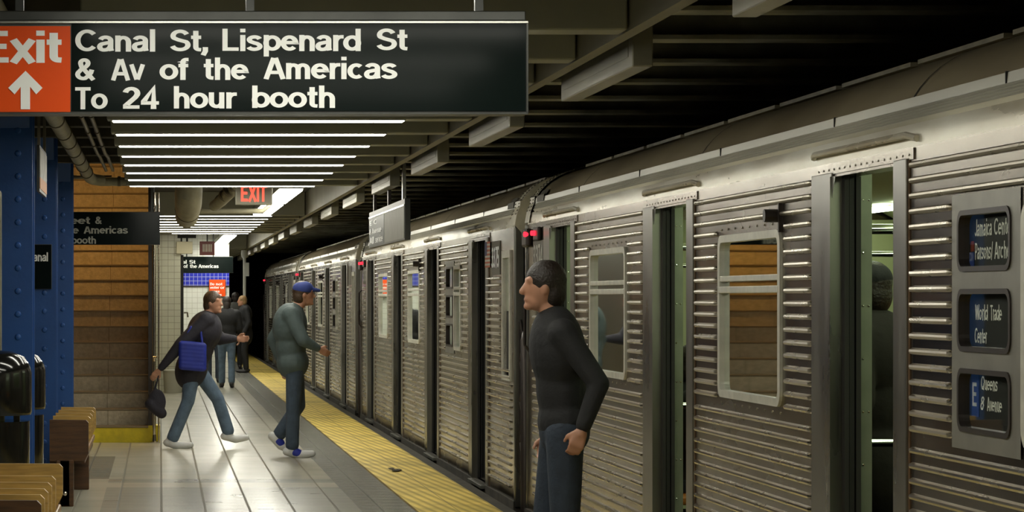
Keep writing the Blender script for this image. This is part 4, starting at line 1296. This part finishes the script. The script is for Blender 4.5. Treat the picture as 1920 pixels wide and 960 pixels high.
# ================================================================ PEOPLE
def capsule(v, f, p, q, r0, r1, seg=14, sy=1.0):
    """tapered capsule as closed mesh"""
    p = Vector(p); q = Vector(q); d = (q - p)
    L = d.length
    d = d.normalized() if L > 1e-6 else Vector((0, 0, 1))
    a = Vector((0, 1, 0)) if abs(d.y) < .9 else Vector((1, 0, 0))
    a = (a - d * a.dot(d)).normalized(); b = d.cross(a)
    rings = []
    for t in (-80, -50, -20, 0): rings.append((p + d * r0 * math.sin(math.radians(t)), r0 * math.cos(math.radians(t))))
    for t in (0, 20, 50, 80): rings.append((q + d * r1 * math.sin(math.radians(t)), r1 * math.cos(math.radians(t))))
    n0 = len(v)
    for (c, r) in rings:
        for k in range(seg):
            t = 2 * PI * k / seg; v.append(tuple(c + (a * math.cos(t) * sy + b * math.sin(t)) * r))
    for i in range(len(rings) - 1):
        for k in range(seg):
            k2 = (k + 1) % seg
            f.append((n0 + i * seg + k, n0 + i * seg + k2, n0 + (i + 1) * seg + k2, n0 + (i + 1) * seg + k))
    f.append(tuple(n0 + k for k in reversed(range(seg)))); f.append(tuple(n0 + (len(rings) - 1) * seg + k for k in range(seg)))


def ellipsoid(v, f, c, r, rot=None, seg=18, ring_=12):
    c = Vector(c); R = rot or Matrix.Identity(3)
    n0 = len(v)
    for i in range(1, ring_):
        th = PI * i / ring_
        for k in range(seg):
            ph = 2 * PI * k / seg
            v.append(tuple(c + R @ Vector((r[0] * math.sin(th) * math.cos(ph), r[1] * math.sin(th) * math.sin(ph), r[2] * math.cos(th)))))
    for i in range(ring_ - 2):
        for k in range(seg):
            k2 = (k + 1) % seg
            f.append((n0 + i * seg + k, n0 + (i + 1) * seg + k, n0 + (i + 1) * seg + k2, n0 + i * seg + k2))
    f.append(tuple(n0 + k for k in range(seg))); f.append(tuple(n0 + (ring_ - 2) * seg + k for k in reversed(range(seg))))


def fuse(name, parts, key, parent, voxel=.012, smooth_it=6):
    v = []; f = []
    for p in parts:
        if p[0] == 'c': capsule(v, f, *p[1:])
        else: ellipsoid(v, f, *p[1:])
    me = bpy.data.meshes.new(name + '_src'); me.from_pydata(v, [], f); me.update()
    o = bpy.data.objects.new(name, me); C.objects.link(o)
    r = o.modifiers.new('r', 'REMESH'); r.mode = 'VOXEL'; r.voxel_size = voxel; r.use_smooth_shade = True
    s = o.modifiers.new('s', 'SMOOTH'); s.factor = .5; s.iterations = smooth_it
    dg = bpy.context.evaluated_depsgraph_get(); dg.update()
    ev = o.evaluated_get(dg)
    nm = bpy.data.meshes.new_from_object(ev)
    o.modifiers.clear(); o.data = nm; nm.name = name; bpy.data.meshes.remove(me)
    nm.materials.clear(); nm.materials.append(M[key])
    nm.polygons.foreach_set('use_smooth', [True] * len(nm.polygons))
    o.parent = parent
    return o


def hand_parts(wr, d, palmn, side, s=1.0, curl=.5):
    """palm and five fingers. wr wrist, d forearm direction, palmn palm normal"""
    wr = Vector(wr); d = Vector(d).normalized(); n = Vector(palmn); n = (n - d * n.dot(d)).normalized(); t = d.cross(n) * side
    out = []
    pc = wr + d * .05 * s
    out.append(('c', wr, wr + d * .03 * s, .024 * s, .026 * s))
    for k, off in enumerate((-.027, -.009, .009, .027)):
        base = wr + d * .085 * s + t * off * s
        out.append(('c', wr + d * .02 * s + t * off * .6 * s, base, .016 * s, .0135 * s))
        ln = (.062, .076, .082, .074)[k] * s
        d1 = (d * math.cos(curl * .7) + n * math.sin(curl * .7)); d2 = (d * math.cos(curl * 1.7) + n * math.sin(curl * 1.7))
        d1 = d1.normalized(); d2 = d2.normalized()
        m_ = base + d1 * ln * .5
        out.append(('c', base, m_, .0095 * s, .0088 * s)); out.append(('c', m_, m_ + d2 * ln * .5, .0088 * s, .007 * s))
    tb = wr + d * .03 * s + t * .026 * s; tm = tb + (d * .6 + t * .6 + n * .3).normalized() * .04 * s
    out.append(('c', tb, tm, .014 * s, .011 * s)); out.append(('c', tm, tm + (d * .85 + t * .1 + n * .4).normalized() * .032 * s, .011 * s, .0085 * s))
    return out


def person(loc, yaw, H, J, label, coat, trouser, hair, shoe, hairlen=0, group=None, coatlen=.0, cap=None, shoeaccent=None, sleeve=1.0, vox=.012, bulk=1.0, curl=.5, faceyaw=0, coatlabel=None):
    """local frame: x forward, y to the left, z up, for a 1.75 m figure; J overrides joints"""
    s = H / 1.75
    e = empty('person', loc, label, 'person', group, yaw)
    e.scale = (s, s, s)
    j = dict(pel=(0, 0, .95), che=(.02, 0, 1.30), nek=(.03, 0, 1.50), hed=(.06, 0, 1.63),
             shl=(.01, .19, 1.42), shr=(.01, -.19, 1.42), ell=(-.05, .25, 1.14), elr=(.02, -.25, 1.14), hal=(.05, .26, .90), har=(.16, -.24, .93),
             hil=(0, .09, .92), hir=(0, -.09, .92), knl=(.05, .10, .50), knr=(.02, -.10, .50), anl=(0, .10, .09), anr=(0, -.10, .09),
             tol=None, tor=None)
    j.update(J)
    V = {k: Vector(v) for k, v in j.items() if v is not None}
    bk = bulk
    head = V['hed']; R = Matrix.Rotation(faceyaw, 3, 'Z')
    fd = R @ Vector((1, 0, 0)); ld = R @ Vector((0, 1, 0))
    body = [('e', head + Vector((0, 0, .005)), (.092, .076, .112), R), ('e', head + fd * .03 + Vector((0, 0, -.055)), (.06, .052, .062), R),
            ('c', head + fd * .088 + Vector((0, 0, .012)), head + fd * .104 + Vector((0, 0, -.022)), .010, .016),
            ('c', head + fd * .082 + ld * .018 + Vector((0, 0, -.058)), head + fd * .082 - ld * .018 + Vector((0, 0, -.058)), .012, .012),
            ('c', head + fd * .070 + ld * .045 + Vector((0, 0, .034)), head + fd * .070 - ld * .045 + Vector((0, 0, .034)), .016, .016),
            ('e', head + ld * .078 + Vector((0, 0, -.005)), (.018, .01, .03), R), ('e', head - ld * .078 + Vector((0, 0, -.005)), (.018, .01, .03), R),
            ('e', head + fd * .072 + Vector((0, 0, -.092)), (.026, .028, .02), R),
            ('c', head + Vector((-.01, 0, -.06)), V['nek'], .052, .060), ('c', V['nek'], V['che'], .06, .085), ('c', V['che'], V['pel'], .085, .08)]
    for a, b_, c_, sd in (('shl', 'ell', 'hal', 1), ('shr', 'elr', 'har', -1)):
        body.append(('c', V['che'] + Vector((0, 0, .1)), V[a], .06, .05))
        body.append(('c', V[a], V[b_], .045, .036)); body.append(('c', V[b_], V[c_], .036, .025))
        d = (V[c_] - V[b_]); side_n = Vector((0, -sd, 0))
        if abs(d.normalized().y) > .8: side_n = Vector((1, 0, 0))
        body += hand_parts(V[c_], d, side_n, -sd if True else sd, 1.0, curl)
    for a, b_, c_ in (('hil', 'knl', 'anl'), ('hir', 'knr', 'anr')):
        body.append(('c', V['pel'], V[a], .10, .08)); body.append(('c', V[a], V[b_], .075, .05)); body.append(('c', V[b_], V[c_], .05, .034))
    fuse('body', body, 'skin', e, vox * .72, 3)
    # coat
    ct = []
    up = (V['nek'] - V['pel']).normalized()
    mid = (V['che'] + V['pel']) / 2
    Rt = Vector((0, 0, 1)).rotation_difference(up).to_matrix()
    ct.append(('e', V['che'] + up * .02, (.145 * bk, .205 * bk, .23), Rt)); ct.append(('e', mid, (.128 * bk, .165 * bk, .24), Rt))
    ct.append(('e', V['pel'] + up * (.02 - coatlen), (.135 * bk, .178 * bk, .15 + coatlen), Rt))
    ct.append(('c', V['nek'] - up * .05, V['nek'] - up * .005, .075, .066))
    for a, b_, c_ in (('shl', 'ell', 'hal'), ('shr', 'elr', 'har')):
        ct.append(('c', V['che'] + up * .11, V[a], .08, .075 * bk)); ct.append(('c', V[a], V[b_], .072 * bk, .056 * bk))
        end = V[b_] + (V[c_] - V[b_]) * .93
        if sleeve >= 1: ct.append(('c', V[b_], end, .054 * bk, .040))
    co_ = fuse('jacket', ct, coat, e, vox)
    tr = []
    tr.append(('e', V['pel'] + Vector((0, 0, -.02)), (.125, .165, .13), None))
    for a, b_, c_ in (('hil', 'knl', 'anl'), ('hir', 'knr', 'anr')):
        tr.append(('c', V[a], V[b_], .095, .072)); tr.append(('c', V[b_], V[c_] + (V[b_] - V[c_]).normalized() * .03, .070, .068))
    fuse('trousers', tr, trouser, e, vox)
    # shoes
    for c_, t_, sd in (('anl', 'tol', 1), ('anr', 'tor', -1)):
        an = V[c_]; toe = V[t_] if t_ in V else an + Vector((.20, sd * .02, -.045))
        d = (toe - an); fd2 = Vector((d.x, d.y, d.z)).normalized()
        dn = Vector((0, 0, -1)) if t_ not in V else (Vector((0, 0, -1)) - fd2 * Vector((0, 0, -1)).dot(fd2)).normalized()
        heel = an + dn * .04 - fd2 * .045
        sh = [('c', heel, an + dn * .045 + fd2 * .08, .042, .042), ('c', an + dn * .045 + fd2 * .08, toe + dn * .005, .044, .034), ('c', an + Vector((0, 0, .02)), an + dn * .03, .05, .048)]
        so = fuse('shoe', sh, shoe, e, .009, 3)
        if shoeaccent:
            fuse('shoe_panel', [('c', an + dn * .03 + fd2 * .03, an + dn * .035 + fd2 * .07, .050, .047)], shoeaccent, so, .008, 2)
    # hair
    hr = [('e', head + fd * -.014 + Vector((0, 0, .036)), (.100, .090, .098), R), ('e', head - fd * .045 + Vector((0, 0, -.02)), (.066, .082, .095), R)]
    if hairlen > 0:
        hr.append(('c', head - fd * .05 + Vector((0, 0, -.03)), head - fd * .085 + Vector((0, 0, -.05 - hairlen)), .075, .05))
    fuse('hair', hr, hair, e, .009, 3)
    if cap:
        cp = [('e', head + Vector((0, 0, .052)) - fd * .008, (.106, .096, .078), R), ('c', head + fd * .09 + ld * .03 + Vector((0, 0, .045)), head + fd * .15 + Vector((0, 0, .035)), .022, .018),
              ('c', head + fd * .09 - ld * .03 + Vector((0, 0, .045)), head + fd * .15 + Vector((0, 0, .035)), .022, .018)]
        fuse('cap', cp, cap, e, .009, 2)
    return e


# man with the bag leaning forward, walking to the right (camera right = +X)
p1 = person((.52, 31.8, 0), 0, 1.76, dict(
    pel=(-.16, 0, .92), che=(-.05, 0, 1.22), nek=(-.01, 0, 1.42), hed=(.05, 0, 1.545),
    shl=(-.03, .19, 1.36), shr=(-.03, -.19, 1.36), ell=(.12, .24, 1.16), hal=(.30, .20, 1.16), elr=(-.30, -.24, 1.10), har=(-.52, -.20, .84),
    hil=(-.16, .09, .90), hir=(-.16, -.09, .90), knr=(-.22, -.10, .50), anr=(-.44 + .05, -.10, .09), tor=(-.19, -.11, .04),
    knl=(.10, .10, .52), anl=(.22, .10, .15), tol=(.41, .11, .11)),
    'man in a dark jacket and jeans striding past the stairs with white trainers', 'jacketdark', 'denim', 'hairbrown', 'shoewhite', coatlen=.09, bulk=1.3, faceyaw=-.5)
bag = fuse('shoulder_bag', [('c', (-.12, 0, z_), (.11, 0, z_ - .02), .038, .038) for z_ in (.12, .08, .04, 0, -.04, -.08, -.12)], 'bagblue', None, .012)
fuse('strap', [('c', (-.10, .01, .14), (-.02, .03, .30), .014, .014), ('c', (.10, .01, .12), (.08, .04, .28), .014, .014)], 'bagblue', bag, .008, 2)
bag.location = (.35, 31.50, 1.0)
tag(bag, 'bright blue bag carried against the back of the man in the dark jacket', 'bag')
b2_ = fuse('carrier_bag', [('e', (0, 0, 0), (.10, .06, .14), None), ('c', (-.03, 0, .10), (.02, 0, .28), .015, .012), ('c', (-.06, 0, -.02), (.05, 0, -.12), .07, .06)], 'bagnavy' if 'bagnavy' in M else 'jacketdark', None, .01)
b2_.location = (-.035, 31.6, .50)
tag(b2_, 'dark navy bag swinging behind the man beside the stairs', 'bag')

# man in grey teal jacket, walking to the right near the yellow strip
p2 = person((1.36, 29.95, 0), 0, 1.80, dict(
    pel=(-.02, 0, .93), che=(-.05, 0, 1.27), nek=(0.02, 0, 1.47), hed=(.09, 0, 1.60), shl=(-.05, .20, 1.40), shr=(-.05, -.20, 1.40),
    ell=(-.20, .26, 1.15), hal=(-.12, .25, .90), elr=(.07, -.27, 1.15), har=(.22, -.22, 1.07),
    knr=(-.02, -.09, .50), anr=(-.03, -.10, .09), tor=(.17, -.11, .045), knl=(.04, .10, .50), anl=(-.16, .10, .20), tol=(-.02, .11, .06)),
    'man in a grey-green jacket, dark jeans and blue and white trainers by the yellow strip', 'jacketteal', 'denimmid', 'hairbrown', 'shoewhite', coatlen=.02, cap='capblue', shoeaccent='shoeblue', bulk=1.2)

# woman with long dark hair walking away
person((1.20, 53.3, 0), PI / 2, 1.64, dict(knl=(.10, .09, .50), anl=(.16, .09, .09), knr=(-.02, -.09, .50), anr=(-.12, -.09, .10)),
       'long-haired woman in a black jacket and jeans walking away', 'blackcloth', 'denim', 'hairdark', 'shoedark', hairlen=.25, vox=.016, bulk=1.15)
person((1.02, 56.5, 0), PI / 2, 1.60, dict(), 'person in a white shirt half hidden behind the long-haired woman', 'whitecloth', 'denimdark', 'hairdark', 'shoedark', vox=.018)
person((1.86, 64.0, 0), PI, 1.68, dict(hed=(.09, 0, 1.61)), 'fair-haired person in a black coat at the edge of the yellow strip far away', 'blackcloth', 'blackcloth', 'hairfair', 'shoedark', coatlen=.1, vox=.018, bulk=1.1)
person((1.72, 67.5, 0), PI / 2, 1.74, dict(), 'person in a grey coat farthest down the platform', 'greycloth', 'blackcloth', 'hairdark', 'shoedark', coatlen=.1, vox=.02)

# man in black close to the camera, walking left beside the train
person((1.98, 14.6, 0), PI, 1.79, dict(
    pel=(-.01, 0, .95), che=(.02, 0, 1.29), nek=(.05, 0, 1.49), hed=(.09, 0, 1.62),
    shl=(.02, .17, 1.40), shr=(-.02, -.18, 1.40), ell=(-.14, .24, 1.16), hal=(-.06, .26, .95), elr=(-.02, -.22, 1.12), har=(.04, -.20, .90),
    knl=(.0, .10, .50), anl=(-.06, .10, .09), knr=(.06, -.1, .50), anr=(.08, -.10, .09)),
    'man dressed in black walking close beside the second door of the nearest car', 'blackcloth', 'denimdark', 'hairdark', 'shoedark', sleeve=1, vox=.011, curl=.8, bulk=.95)

# passengers inside the nearest car
person((3.24, 13.35, 0), PI * .75, 1.76, dict(), 'passenger in a dark brown coat and cap standing inside the nearest open door', 'browncloth', 'denimdark', 'hairdark', 'shoedark', coatlen=.12, cap='blackcloth', bulk=1.25)
person((3.10, 17.55, -.40), 0, 1.72, dict(knl=(.42, .12, .86), anl=(.42, .12, .49), knr=(.42, -.12, .86), anr=(.42, -.12, .49)),
       'seated passenger in dark clothes glimpsed through the farther open door', 'blackcloth', 'denimdark', 'hairdark', 'shoedark')
